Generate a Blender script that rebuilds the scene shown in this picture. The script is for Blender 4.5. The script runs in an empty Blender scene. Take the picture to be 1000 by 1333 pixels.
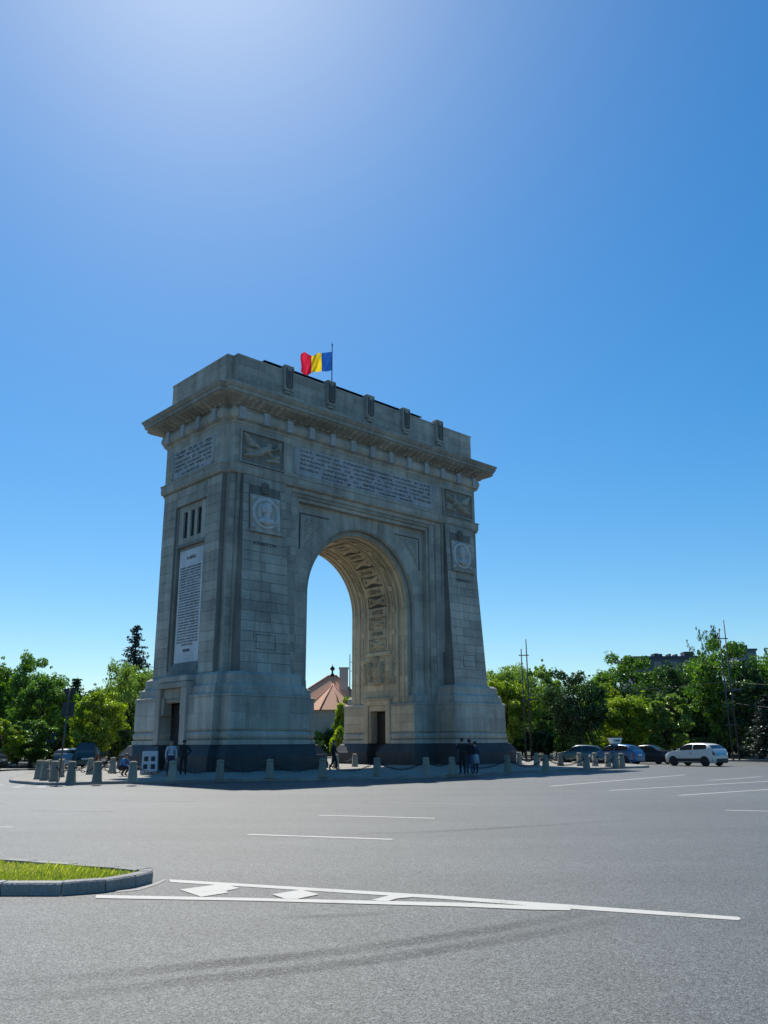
import bpy, bmesh, math, random
import numpy as np
from mathutils import Vector, Matrix
random.seed(7); RNG = np.random.default_rng(7)
SC = bpy.context.scene
COL = SC.collection
R = math.radians

# ------------------------------------------------------------------ camera
F_PX, PITCH, ROLL, EYE = 1089.1, 0.2703, 0.0062, 1.65      # photo is 1000 x 1333 px
cam_d = bpy.data.cameras.new('camera'); cam = bpy.data.objects.new('camera', cam_d); COL.objects.link(cam)
cam_d.sensor_fit = 'HORIZONTAL'; cam_d.sensor_width = 36.0; cam_d.lens = 36.0 * F_PX / 1000.0
cam_d.clip_start = 0.05; cam_d.clip_end = 6000
cam.location = (0, 0, EYE)
cam.rotation_euler = (Matrix.Rotation(math.pi / 2 + PITCH, 3, 'X') @ Matrix.Rotation(-ROLL, 3, 'Z')).to_euler()
SC.camera = cam

# ------------------------------------------------------------------ sky, sun, exposure
SUN_AZ, SUN_EL = R(-16.0), R(52.6)         # azimuth from +Y towards +X
S = Vector((math.sin(SUN_AZ) * math.cos(SUN_EL), math.cos(SUN_AZ) * math.cos(SUN_EL), math.sin(SUN_EL)))
world = bpy.data.worlds.new('World'); SC.world = world; world.use_nodes = True
wn = world.node_tree.nodes; wl = world.node_tree.links
bg = wn['Background']; sky = wn.new('ShaderNodeTexSky'); sky.sky_type = 'NISHITA'; sky.sun_disc = False
sky.sun_elevation = SUN_EL; sky.sun_rotation = SUN_AZ; sky.altitude = 80; sky.air_density = 1.0; sky.dust_density = 0.40; sky.ozone_density = 3.0
wg = wn.new('ShaderNodeGamma'); wg.inputs['Gamma'].default_value = .8; wh = wn.new('ShaderNodeHueSaturation'); wh.inputs['Saturation'].default_value = 1.58
wl.new(sky.outputs[0], wg.inputs['Color']); wl.new(wg.outputs[0], wh.inputs['Color']); wt = wn.new('ShaderNodeMix'); wt.data_type = 'RGBA'; wt.blend_type = 'MULTIPLY'; wt.inputs[0].default_value = 1.0; wt.inputs[7].default_value = (.90, 1.045, 1.06, 1)
wl.new(wh.outputs[0], wt.inputs[6]); wl.new(wt.outputs[2], bg.inputs['Color']); bg.inputs['Strength'].default_value = 0.112
sun_d = bpy.data.lights.new('sun', 'SUN'); sun_d.energy = 4.3; sun_d.angle = R(0.53); sun_d.color = (1.0, 0.95, 0.87)
sun = bpy.data.objects.new('sun', sun_d); COL.objects.link(sun); sun.location = (0, 0, 60)
sun.rotation_euler = S.to_track_quat('Z', 'Y').to_euler()
SC.view_settings.view_transform = 'Standard'; SC.view_settings.look = 'None'
SC.view_settings.exposure = 0.6; SC.view_settings.gamma = 1.0; SC.view_settings.use_curve_mapping = False
SC.render.engine = 'CYCLES'
SC.cycles.max_bounces = 7; SC.cycles.diffuse_bounces = 3; SC.cycles.glossy_bounces = 2; SC.cycles.transmission_bounces = 3; SC.cycles.transparent_max_bounces = 6

# ------------------------------------------------------------------ pixel -> place
CP, SP, CR, SR = math.cos(PITCH), math.sin(PITCH), math.cos(ROLL), math.sin(ROLL)
def ray(px, py):
    xx, yy = px - 500.0, py - 666.5
    a = xx * CR - yy * SR; b = xx * SR + yy * CR
    x, up = a / F_PX, -b / F_PX
    return Vector((x, CP - up * SP, SP + up * CP))
def gp(px, py, z=0.0):
    d = ray(px, py); t = (z - EYE) / d.z
    return Vector((d.x * t, d.y * t, z))
def at_depth(px, py, depth):
    d = ray(px, py); t = depth / d.y
    return Vector((d.x * t, depth, EYE + d.z * t))

# ------------------------------------------------------------------ materials
MATS = {}
def newmat(name):
    m = bpy.data.materials.new(name); m.use_nodes = True; MATS[name] = m
    nt = m.node_tree; return m, nt.nodes, nt.links, nt.nodes['Principled BSDF']
def plain(name, col, rough=0.6, metal=0.0, noise=0.0, scale=8.0, bump=0.0, spec=None):
    m, n, l, b = newmat(name)
    b.inputs['Base Color'].default_value = (*col, 1); b.inputs['Roughness'].default_value = rough; b.inputs['Metallic'].default_value = metal
    if spec is not None: b.inputs['Specular IOR Level'].default_value = spec
    if noise or bump:
        tc = n.new('ShaderNodeTexCoord'); nz = n.new('ShaderNodeTexNoise'); nz.inputs['Scale'].default_value = scale; nz.inputs['Detail'].default_value = 6
        l.new(tc.outputs['Object'], nz.inputs['Vector'])
        if noise:
            mr = n.new('ShaderNodeMapRange'); mr.inputs['From Min'].default_value = .3; mr.inputs['From Max'].default_value = .7
            mr.inputs['To Min'].default_value = 1 - noise; mr.inputs['To Max'].default_value = 1 + noise
            l.new(nz.outputs['Fac'], mr.inputs['Value'])
            mx = n.new('ShaderNodeVectorMath'); mx.operation = 'SCALE'; mx.inputs[0].default_value = col
            l.new(mr.outputs[0], mx.inputs['Scale']); l.new(mx.outputs[0], b.inputs['Base Color'])
        if bump:
            bp = n.new('ShaderNodeBump'); bp.inputs['Strength'].default_value = bump; bp.inputs['Distance'].default_value = .02
            l.new(nz.outputs['Fac'], bp.inputs['Height']); l.new(bp.outputs[0], b.inputs['Normal'])
    return m
def ramp(n, l, fac, stops):
    r = n.new('ShaderNodeValToRGB'); e = r.color_ramp.elements
    while len(e) < len(stops): e.new(0.5)
    for i, (p, c) in enumerate(stops): e[i].position = p; e[i].color = (*c, 1)
    l.new(fac, r.inputs[0]); return r
def stone(name, c1, c2, c3, vary=.18, rough=.85, fine=14.0):
    m, n, l, b = newmat(name); b.inputs['Roughness'].default_value = rough; b.inputs['Specular IOR Level'].default_value = .25
    g = n.new('ShaderNodeNewGeometry'); oi = n.new('ShaderNodeObjectInfo')
    nz = n.new('ShaderNodeTexNoise'); nz.inputs['Scale'].default_value = .35; nz.inputs['Detail'].default_value = 8; nz.inputs['Roughness'].default_value = .62
    l.new(g.outputs['Position'], nz.inputs['Vector'])
    cr = ramp(n, l, nz.outputs['Fac'], [(.32, c1), (.52, c2), (.70, c3)])
    # vertical rain streaks
    mp = n.new('ShaderNodeMapping'); mp.inputs['Scale'].default_value = (2.2, 2.2, .16); l.new(g.outputs['Position'], mp.inputs[0])
    n2 = n.new('ShaderNodeTexNoise'); n2.inputs['Scale'].default_value = 1.0; n2.inputs['Detail'].default_value = 5; l.new(mp.outputs[0], n2.inputs['Vector'])
    m2 = n.new('ShaderNodeMapRange'); m2.inputs['From Min'].default_value = .35; m2.inputs['From Max'].default_value = .7; m2.inputs['To Min'].default_value = 1.08; m2.inputs['To Max'].default_value = .82
    l.new(n2.outputs['Fac'], m2.inputs[0])
    n3 = n.new('ShaderNodeTexNoise'); n3.inputs['Scale'].default_value = fine; n3.inputs['Detail'].default_value = 6; l.new(g.outputs['Position'], n3.inputs['Vector'])
    m3 = n.new('ShaderNodeMapRange'); m3.inputs['From Min'].default_value = .3; m3.inputs['From Max'].default_value = .7; m3.inputs['To Min'].default_value = .86; m3.inputs['To Max'].default_value = 1.14
    l.new(n3.outputs['Fac'], m3.inputs[0])
    ad = n.new('ShaderNodeMath'); ad.operation = 'ADD'; l.new(oi.outputs['Random'], ad.inputs[0]); l.new(g.outputs['Random Per Island'], ad.inputs[1])
    fr = n.new('ShaderNodeMath'); fr.operation = 'FRACT'; l.new(ad.outputs[0], fr.inputs[0])
    m4 = n.new('ShaderNodeMapRange'); m4.inputs['To Min'].default_value = 1 - vary; m4.inputs['To Max'].default_value = 1 + vary; l.new(fr.outputs[0], m4.inputs[0])
    p1 = n.new('ShaderNodeMath'); p1.operation = 'MULTIPLY'; l.new(m2.outputs[0], p1.inputs[0]); l.new(m3.outputs[0], p1.inputs[1])
    p2 = n.new('ShaderNodeMath'); p2.operation = 'MULTIPLY'; l.new(p1.outputs[0], p2.inputs[0]); l.new(m4.outputs[0], p2.inputs[1])
    sc = n.new('ShaderNodeVectorMath'); sc.operation = 'SCALE'; l.new(cr.outputs[0], sc.inputs[0]); l.new(p2.outputs[0], sc.inputs['Scale']); l.new(sc.outputs[0], b.inputs['Base Color'])
    bp = n.new('ShaderNodeBump'); bp.inputs['Strength'].default_value = .5; bp.inputs['Distance'].default_value = .03; l.new(n3.outputs['Fac'], bp.inputs['Height']); l.new(bp.outputs[0], b.inputs['Normal'])
    return m
STONE = stone('limestone', (.285, .268, .232), (.415, .392, .34), (.515, .487, .42), vary=.16)
STONE_W = stone('warm_bounce_limestone', (.43, .355, .245), (.58, .485, .345), (.68, .58, .42))  # yellowish stone, with the passage's warm bounce light painted into its colour
STONE_L = stone('pale_limestone', (.36, .37, .38), (.44, .45, .46), (.52, .52, .52), vary=.05)
STONE_P = stone('pale_carved_stone', (.46, .46, .455), (.56, .56, .55), (.64, .635, .62), vary=.04)
BASE_STONE = stone('shaded_base_stone', (.036, .037, .039), (.055, .056, .058), (.08, .08, .08), vary=.1, rough=.55, fine=30)  # darker base stone, deep shade of its front also put into the colour
STONE_G = stone('relief_shade_joint_stone', (.19, .185, .17), (.25, .24, .215), (.31, .30, .265), vary=.04)
STONE_M = stone('weathered_stone', (.14, .14, .13), (.19, .185, .17), (.24, .235, .215), vary=.04)
STONE_D = stone('carving_and_shade_stone', (.10, .10, .10), (.13, .13, .125), (.16, .155, .15), vary=.03)
MARBLE = stone('white_marble', (.56, .56, .58), (.66, .66, .68), (.74, .73, .73), vary=.03, rough=.6)
BOLLARD = stone('bollard_stone', (.19, .17, .13), (.27, .24, .19), (.35, .315, .255), vary=.12, fine=25)
BRONZE = plain('dark_bronze', (.03, .03, .028), .5, .3, noise=.3)
DARK = plain('dark_opening', (.012, .012, .014), .7)
IRON = plain('black_iron', (.018, .018, .02), .55, .4)
STEEL = plain('galvanised_steel', (.085, .09, .095), .6, .4, noise=.15)
def roadpaint(name, col, wear):
    m, n, l, b = newmat(name); g = n.new('ShaderNodeNewGeometry'); b.inputs['Roughness'].default_value = .75
    nz = n.new('ShaderNodeTexNoise'); nz.inputs['Scale'].default_value = 45; nz.inputs['Detail'].default_value = 5; nz.inputs['Roughness'].default_value = .7; l.new(g.outputs['Position'], nz.inputs['Vector'])
    n2 = n.new('ShaderNodeTexNoise'); n2.inputs['Scale'].default_value = 2.2; n2.inputs['Detail'].default_value = 6; l.new(g.outputs['Position'], n2.inputs['Vector'])
    ad = n.new('ShaderNodeMath'); ad.operation = 'ADD'; l.new(nz.outputs['Fac'], ad.inputs[0]); l.new(n2.outputs['Fac'], ad.inputs[1])
    mr = n.new('ShaderNodeMapRange'); mr.inputs['From Min'].default_value = .62 + wear; mr.inputs['From Max'].default_value = .95 + wear; l.new(ad.outputs[0], mr.inputs[0])
    cr = ramp(n, l, mr.outputs[0], [(0, (.11, .115, .115)), (.55, tuple(c * .86 for c in col)), (1, col)]); l.new(cr.outputs[0], b.inputs['Base Color']); return m
PAINT = roadpaint('road_paint', (.40, .395, .36), 0.0)
PAINT_F = roadpaint('faded_road_paint', (.25, .25, .245), .12)
KERB = stone('kerb_concrete', (.20, .20, .19), (.27, .265, .25), (.35, .34, .32), vary=.06, fine=30)
SOIL = plain('soil', (.055, .045, .025), .95, noise=.4, scale=5)
RUBBER = plain('rubber', (.015, .015, .016), .8)
CHROME = plain('rim_alloy', (.42, .43, .45), .35, .8)
GLASSD = plain('car_glass', (.012, .016, .02), .08, 0.0, spec=.8)
PLASTIC = plain('black_plastic', (.02, .02, .022), .6)
REDL = plain('tail_light', (.28, .015, .012), .25)
WHITEL = plain('head_light', (.65, .67, .7), .15)

def asphalt():
    m, n, l, b = newmat('asphalt'); g = n.new('ShaderNodeNewGeometry')
    def noise(scale, det=4, rough=.6, sx=1, sy=1):
        v = g.outputs['Position']
        if sx != 1 or sy != 1:
            mp = n.new('ShaderNodeMapping'); mp.inputs['Scale'].default_value = (sx, sy, 1); l.new(v, mp.inputs[0]); v = mp.outputs[0]
        z = n.new('ShaderNodeTexNoise'); z.inputs['Scale'].default_value = scale; z.inputs['Detail'].default_value = det; z.inputs['Roughness'].default_value = rough
        l.new(v, z.inputs['Vector']); return z.outputs['Fac']
    def rng(f, a, c, lo, hi):
        mr = n.new('ShaderNodeMapRange'); mr.inputs['From Min'].default_value = a; mr.inputs['From Max'].default_value = c; mr.inputs['To Min'].default_value = lo; mr.inputs['To Max'].default_value = hi
        l.new(f, mr.inputs[0]); return mr.outputs[0]
    def mul(a, c):
        k = n.new('ShaderNodeMath'); k.operation = 'MULTIPLY'; l.new(a, k.inputs[0]); l.new(c, k.inputs[1]); return k.outputs[0]
    big = rng(noise(.11, 5), .3, .7, .80, 1.20)
    streak = rng(noise(.5, 5, .6, .10, 1.0), .3, .7, .82, 1.18)
    vo = n.new('ShaderNodeTexVoronoi'); vo.inputs['Scale'].default_value = 105; l.new(g.outputs['Position'], vo.inputs['Vector'])
    sp = n.new('ShaderNodeSeparateColor'); l.new(vo.outputs['Color'], sp.inputs[0])
    grain = rng(sp.outputs[0], 0, 1, .22, 1.78)
    vo2 = n.new('ShaderNodeTexVoronoi'); vo2.inputs['Scale'].default_value = 42; l.new(g.outputs['Position'], vo2.inputs['Vector'])
    sp2 = n.new('ShaderNodeSeparateColor'); l.new(vo2.outputs['Color'], sp2.inputs[0])
    grain2 = rng(sp2.outputs[1], 0, 1, .76, 1.24)
    mid = rng(noise(2.2, 6, .7), .3, .7, .90, 1.10)
    f = mul(mul(mul(big, streak), mul(grain, mid)), grain2)
    sc = n.new('ShaderNodeVectorMath'); sc.operation = 'SCALE'; sc.inputs[0].default_value = (.060, .0675, .0655); l.new(f, sc.inputs['Scale']); l.new(sc.outputs[0], b.inputs['Base Color'])
    b.inputs['Roughness'].default_value = .6; l.new(rng(mul(grain, grain2), .2, 1.8, .28, .66), b.inputs['Specular IOR Level'])
    bp = n.new('ShaderNodeBump'); bp.inputs['Strength'].default_value = .55; bp.inputs['Distance'].default_value = .006; l.new(vo.outputs['Distance'], bp.inputs['Height']); l.new(bp.outputs[0], b.inputs['Normal'])
    return m
ASPHALT = asphalt()
def paving():
    m, n, l, b = newmat('paving'); g = n.new('ShaderNodeNewGeometry')
    br = n.new('ShaderNodeTexBrick'); br.inputs['Scale'].default_value = 1.0; br.inputs['Mortar Size'].default_value = .012; br.inputs['Brick Width'].default_value = .6; br.inputs['Row Height'].default_value = .4
    br.inputs['Color1'].default_value = (.20, .185, .155, 1); br.inputs['Color2'].default_value = (.255, .24, .20, 1); br.inputs['Mortar'].default_value = (.12, .115, .10, 1)
    l.new(g.outputs['Position'], br.inputs['Vector'])
    nz = n.new('ShaderNodeTexNoise'); nz.inputs['Scale'].default_value = 1.3; nz.inputs['Detail'].default_value = 7; l.new(g.outputs['Position'], nz.inputs['Vector'])
    mr = n.new('ShaderNodeMapRange'); mr.inputs['From Min'].default_value = .3; mr.inputs['From Max'].default_value = .7; mr.inputs['To Min'].default_value = .75; mr.inputs['To Max'].default_value = 1.2; l.new(nz.outputs['Fac'], mr.inputs[0])
    sc = n.new('ShaderNodeVectorMath'); sc.operation = 'SCALE'; l.new(br.outputs['Color'], sc.inputs[0]); l.new(mr.outputs[0], sc.inputs['Scale']); l.new(sc.outputs[0], b.inputs['Base Color'])
    b.inputs['Roughness'].default_value = .85
    return m
PAVING = paving()
def leafmat(name, c1, c2, trans=.45):
    m = bpy.data.materials.new(name); m.use_nodes = True; n = m.node_tree.nodes; l = m.node_tree.links
    n.remove(n['Principled BSDF']); out = n['Material Output']
    g = n.new('ShaderNodeNewGeometry'); oi = n.new('ShaderNodeObjectInfo')
    nz = n.new('ShaderNodeTexNoise'); nz.inputs['Scale'].default_value = .5; nz.inputs['Detail'].default_value = 3; l.new(g.outputs['Position'], nz.inputs['Vector'])
    ad = n.new('ShaderNodeMath'); ad.operation = 'ADD'; l.new(nz.outputs['Fac'], ad.inputs[0])
    wn_ = n.new('ShaderNodeTexWhiteNoise'); wn_.noise_dimensions = '1D'; l.new(g.outputs['Random Per Island'], wn_.inputs['W'])
    mr = n.new('ShaderNodeMapRange'); mr.inputs['To Min'].default_value = -.28; mr.inputs['To Max'].default_value = .28; l.new(wn_.outputs['Value'], mr.inputs[0]); l.new(mr.outputs[0], ad.inputs[1])
    cr = ramp(n, l, ad.outputs[0], [(.25, c1), (.75, c2)])
    d = n.new('ShaderNodeBsdfDiffuse'); t = n.new('ShaderNodeBsdfTranslucent'); gl = n.new('ShaderNodeBsdfGlossy'); gl.inputs['Roughness'].default_value = .36; gl.inputs['Color'].default_value = (.62, .66, .58, 1)
    hs = n.new('ShaderNodeHueSaturation'); hs.inputs['Saturation'].default_value = 1.15; hs.inputs['Value'].default_value = 1.35; l.new(cr.outputs[0], hs.inputs['Color'])
    l.new(cr.outputs[0], d.inputs['Color']); l.new(hs.outputs[0], t.inputs['Color'])
    mx = n.new('ShaderNodeMixShader'); mx.inputs[0].default_value = trans; l.new(d.outputs[0], mx.inputs[1]); l.new(t.outputs[0], mx.inputs[2])
    m2 = n.new('ShaderNodeMixShader'); m2.inputs[0].default_value = .075; l.new(mx.outputs[0], m2.inputs[1]); l.new(gl.outputs[0], m2.inputs[2])
    l.new(m2.outputs[0], out.inputs['Surface']); MATS[name] = m
    return m
LEAF_G = leafmat('leaf_green', (.038, .100, .016), (.160, .285, .040))
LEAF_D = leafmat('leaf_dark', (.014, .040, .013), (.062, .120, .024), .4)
LEAF_Y = leafmat('leaf_yellow_green', (.10, .18, .016), (.33, .43, .044), .5)
LEAF_L = leafmat('leaf_light', (.08, .16, .03), (.26, .365, .078), .5)
LEAF_B = leafmat('needle_blue', (.014, .028, .024), (.030, .052, .042), .2)
GRASSM = leafmat('grass_blade', (.13, .22, .025), (.56, .58, .12), .45)
BARK = plain('bark', (.045, .037, .028), .95, noise=.35, scale=6, bump=.5)

# ------------------------------------------------------------------ mesh helpers
def link(name, me, parent=None):
    o = bpy.data.objects.new(name, me); COL.objects.link(o)
    if parent is not None: o.parent = parent
    return o
def tag(o, label=None, cat=None, group=None, kind=None):
    if label: o['label'] = label
    if cat: o['category'] = cat
    if group: o['group'] = group
    if kind: o['kind'] = kind
    return o
def empty(name, loc=(0, 0, 0), rz=0.0, label=None, cat=None, group=None):
    o = link(name, None); o.location = loc; o.rotation_euler = (0, 0, rz); o.empty_display_size = .3
    return tag(o, label, cat, group)
def copy_tree(o, parent=None):
    c = o.copy(); COL.objects.link(c)
    if parent is not None: c.parent = parent
    for ch in list(o.children): copy_tree(ch, c)
    return c
class MB:
    def __init__(s): s.v = []; s.f = []; s.sm = []
    def add(s, vs, fs, smooth=False):
        k = len(s.v); s.v.extend([tuple(p) for p in vs]); s.f.extend([tuple(i + k for i in f) for f in fs]); s.sm.extend([smooth] * len(fs)); return s
    def box(s, x0, x1, y0, y1, z0, z1):
        return s.add([(x0, y0, z0), (x1, y0, z0), (x1, y1, z0), (x0, y1, z0), (x0, y0, z1), (x1, y0, z1), (x1, y1, z1), (x0, y1, z1)],
                     [(3, 2, 1, 0), (4, 5, 6, 7), (0, 1, 5, 4), (1, 2, 6, 5), (2, 3, 7, 6), (3, 0, 4, 7)])
    def hexa(s, b, t):       # 4 bottom points, 4 top points
        return s.add(list(b) + list(t), [(3, 2, 1, 0), (4, 5, 6, 7), (0, 1, 5, 4), (1, 2, 6, 5), (2, 3, 7, 6), (3, 0, 4, 7)])
    def prism(s, poly, z0, z1):
        n = len(poly)
        return s.add([(p[0], p[1], z0) for p in poly] + [(p[0], p[1], z1) for p in poly],
                     [tuple(range(n - 1, -1, -1)), tuple(range(n, 2 * n))] + [(i, (i + 1) % n, n + (i + 1) % n, n + i) for i in range(n)])
    def sweep(s, poly, prof, cap=True, smooth=False):   # CCW polygon, profile of (outward offset, z)
        n = len(poly); P = [Vector(p) for p in poly]; off = []
        for i in range(n):
            a = (P[i] - P[i - 1]).normalized(); b = (P[(i + 1) % n] - P[i]).normalized()
            na = Vector((a.y, -a.x)); nb = Vector((b.y, -b.x)); m = na + nb; off.append(m / max(1e-6, (1 + na.dot(nb))))
        vs = [(P[i].x + off[i].x * o, P[i].y + off[i].y * o, z) for o, z in prof for i in range(n)]
        fs = [(k * n + i, k * n + (i + 1) % n, (k + 1) * n + (i + 1) % n, (k + 1) * n + i) for k in range(len(prof) - 1) for i in range(n)]
        s.add(vs, fs, smooth)
        if cap:
            k = len(s.v) - len(vs); m = len(prof) - 1
            s.f.append(tuple(k + i for i in range(n - 1, -1, -1))); s.f.append(tuple(k + m * n + i for i in range(n))); s.sm += [False, False]
        return s
    def tube(s, pts, rads, seg=8, cap=True, smooth=True):
        pts = [Vector(p) for p in pts]; vs = []; prev = None
        for i, p in enumerate(pts):
            t = (pts[min(i + 1, len(pts) - 1)] - pts[max(i - 1, 0)]).normalized()
            u = t.orthogonal().normalized() if prev is None else (prev - t * prev.dot(t)).normalized()
            prev = u; w = t.cross(u); r = rads[i] if hasattr(rads, '__len__') else rads
            vs += [p + (u * math.cos(2 * math.pi * k / seg) + w * math.sin(2 * math.pi * k / seg)) * r for k in range(seg)]
        fs = [(i * seg + k, i * seg + (k + 1) % seg, (i + 1) * seg + (k + 1) % seg, (i + 1) * seg + k) for i in range(len(pts) - 1) for k in range(seg)]
        s.add(vs, fs, smooth)
        if cap:
            k = len(s.v) - len(vs); s.f.append(tuple(k + i for i in range(seg - 1, -1, -1))); s.f.append(tuple(k + (len(pts) - 1) * seg + i for i in range(seg))); s.sm += [False, False]
        return s
    def lathe(s, prof, seg=16, c=(0, 0, 0), smooth=True, axis='Z'):
        vs = []
        for r, z in prof:
            for k in range(seg):
                a = 2 * math.pi * k / seg
                p = (r * math.cos(a), r * math.sin(a), z)
                if axis == 'Y': p = (p[0], p[2], p[1])
                vs.append((p[0] + c[0], p[1] + c[1], p[2] + c[2]))
        m = len(prof)
        fs = [(i * seg + k, i * seg + (k + 1) % seg, (i + 1) * seg + (k + 1) % seg, (i + 1) * seg + k) for i in range(m - 1) for k in range(seg)]
        s.add(vs, fs, smooth); k0 = len(s.v) - len(vs)
        s.f.append(tuple(k0 + i for i in range(seg - 1, -1, -1))); s.f.append(tuple(k0 + (m - 1) * seg + i for i in range(seg))); s.sm += [False, False]
        return s
    def mesh(s, name, mat, M=None):
        me = bpy.data.meshes.new(name); vs = s.v if M is None else [tuple(M @ Vector(p)) for p in s.v]
        me.from_pydata(vs, [], s.f); me.materials.append(mat); me.polygons.foreach_set('use_smooth', s.sm); me.update(); return me
    def build(s, name, mat, parent=None, M=None, bevel=0.0):
        o = link(name, s.mesh(name, mat, M), parent)
        if bevel:
            b = o.modifiers.new('bevel', 'BEVEL'); b.width = bevel; b.segments = 1; b.limit_method = 'ANGLE'; b.angle_limit = R(40)
        return o
def plane_m(origin, right, up):
    r = Vector(right).normalized(); u = Vector(up).normalized(); n = r.cross(u)
    return Matrix(((r.x, u.x, n.x, origin[0]), (r.y, u.y, n.y, origin[1]), (r.z, u.z, n.z, origin[2]), (0, 0, 0, 1)))
def npmesh(name, V, Fq, mat, smooth=False):
    me = bpy.data.meshes.new(name); V = np.asarray(V, np.float32); Fq = np.asarray(Fq, np.int32); k = Fq.shape[1]
    me.vertices.add(len(V)); me.vertices.foreach_set('co', V.ravel()); me.loops.add(Fq.size); me.loops.foreach_set('vertex_index', Fq.ravel())
    me.polygons.add(len(Fq)); me.polygons.foreach_set('loop_start', np.arange(0, Fq.size, k, dtype=np.int32))
    try: me.polygons.foreach_set('loop_total', np.full(len(Fq), k, np.int32))
    except Exception: pass
    me.materials.append(mat); me.update(calc_edges=True); me.validate()
    me.polygons.foreach_set('use_smooth', np.full(len(me.polygons), smooth)); return me
def text_mesh(name, lines, w, h, mat, depth=.02, spacing=1.25, align='CENTER'):
    cu = bpy.data.curves.new('text', 'FONT'); cu.body = '\n'.join(lines); cu.align_x = align; cu.space_line = spacing; cu.resolution_u = 1; cu.extrude = .04; cu.offset = .02
    o = bpy.data.objects.new('text', cu); COL.objects.link(o); dg = bpy.context.evaluated_depsgraph_get(); dg.update()
    me = bpy.data.meshes.new_from_object(o.evaluated_get(dg)); bpy.data.objects.remove(o); bpy.data.curves.remove(cu)
    n = len(me.vertices); co = np.zeros(n * 3); me.vertices.foreach_get('co', co); co = co.reshape(-1, 3)
    lo, hi = co.min(0), co.max(0); co[:, 0] = (co[:, 0] - lo[0]) / (hi[0] - lo[0]) * w - w / 2; co[:, 1] = (co[:, 1] - lo[1]) / (hi[1] - lo[1]) * h - h / 2
    co[:, 2] = (co[:, 2] - lo[2]) / (hi[2] - lo[2]) * depth; me.vertices.foreach_set('co', co.ravel()); me.materials.clear(); me.materials.append(mat); me.name = name; me.update(); return me
def place(name, me, parent, M):
    me.transform(M); me.update(); o = link(name, me, parent)
    if name == 'lettering': o['kind'] = 'stuff'
    return o
# reliefs: height field of capsules on a grid
def relief_mesh(name, w, h, nx, ny, caps, mat, depth=.1, noise=0.0, mask=None, keep=None, cut=False):
    X, Y = np.meshgrid(np.linspace(-w / 2, w / 2, nx), np.linspace(-h / 2, h / 2, ny)); Z = np.zeros_like(X)
    for (x0, y0, r0, x1, y1, r1, hh) in caps:
        dx, dy = x1 - x0, y1 - y0; L = dx * dx + dy * dy + 1e-9
        t = np.clip(((X - x0) * dx + (Y - y0) * dy) / L, 0, 1); d = np.hypot(X - x0 - t * dx, Y - y0 - t * dy); r = r0 + (r1 - r0) * t
        Z = np.maximum(Z, hh * np.sqrt(np.clip(1 - (d / np.maximum(r, 1e-6)) ** 2, 0, 1)))
    if noise:
        N = np.sin(X * 31 + 3 * np.sin(Y * 17)) * np.sin(Y * 29 + 2 * np.sin(X * 23)); Z = Z + noise * N * (Z > 0.01)
    if mask is not None: Z = Z * mask(X, Y)
    V = np.stack([X, Y, Z * depth], -1).reshape(-1, 3); i = np.arange((ny - 1) * nx).reshape(ny - 1, nx)[:, :-1].ravel()
    Fq = np.stack([i, i + 1, i + nx + 1, i + nx], 1)
    if keep is not None: kk = keep(X, Y).ravel(); Fq = Fq[kk[Fq].all(1)]
    if cut: zz = Z.ravel() > .001; Fq = Fq[zz[Fq].any(1)]
    return npmesh(name, V, Fq, mat, True)

# ------------------------------------------------------------------ ground, road, islands
def sheet(name, pts, z, mat, parent=None, kind='structure'):
    me = bpy.data.meshes.new(name); me.from_pydata([(p[0], p[1], z) for p in pts], [], [tuple(range(len(pts)))]); me.materials.append(mat); me.update()
    o = link(name, me, parent)
    if parent is None: o['kind'] = kind
    return o
def smooth_loop(pts, n=6, closed=True):
    P = [Vector((p[0], p[1])) for p in pts]; out = []; m = len(P)
    for i in range(m if closed else m - 1):
        a, b, c, d = (P[(i + k) % m] if closed else P[min(max(i + k, 0), m - 1)] for k in (-1, 0, 1, 2))
        for j in range(n):
            t = j / n; out.append(.5 * ((2 * b) + (c - a) * t + (2 * a - 5 * b + 4 * c - d) * t * t + (3 * b - a - 3 * c + d) * t ** 3))
    if not closed: out.append(P[-1])
    return out
def offset_loop(P, d):          # CCW loop, d > 0 inward
    n = len(P); out = []
    for i in range(n):
        a = (P[i] - P[i - 1]).normalized(); b = (P[(i + 1) % n] - P[i]).normalized(); na = Vector((-a.y, a.x)); nb = Vector((-b.y, b.x)); m = (na + nb) / max(.35, 1 + na.dot(nb))
        if m.length > 1.8: m = m.normalized() * 1.8
        out.append(P[i] + m * d)
    return out
def resample(P, step, closed=True):
    Q = P + [P[0]] if closed else P; L = [0.0]
    for i in range(len(Q) - 1): L.append(L[-1] + (Q[i + 1] - Q[i]).length)
    n = max(2, round(L[-1] / step)); out = []; k = 0
    for i in range(n + (0 if closed else 1)):
        s = L[-1] * i / n
        while k < len(L) - 2 and L[k + 1] < s: k += 1
        t = (s - L[k]) / max(1e-9, L[k + 1] - L[k]); out.append(Q[k].lerp(Q[k + 1], min(1, t)))
    return out
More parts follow.
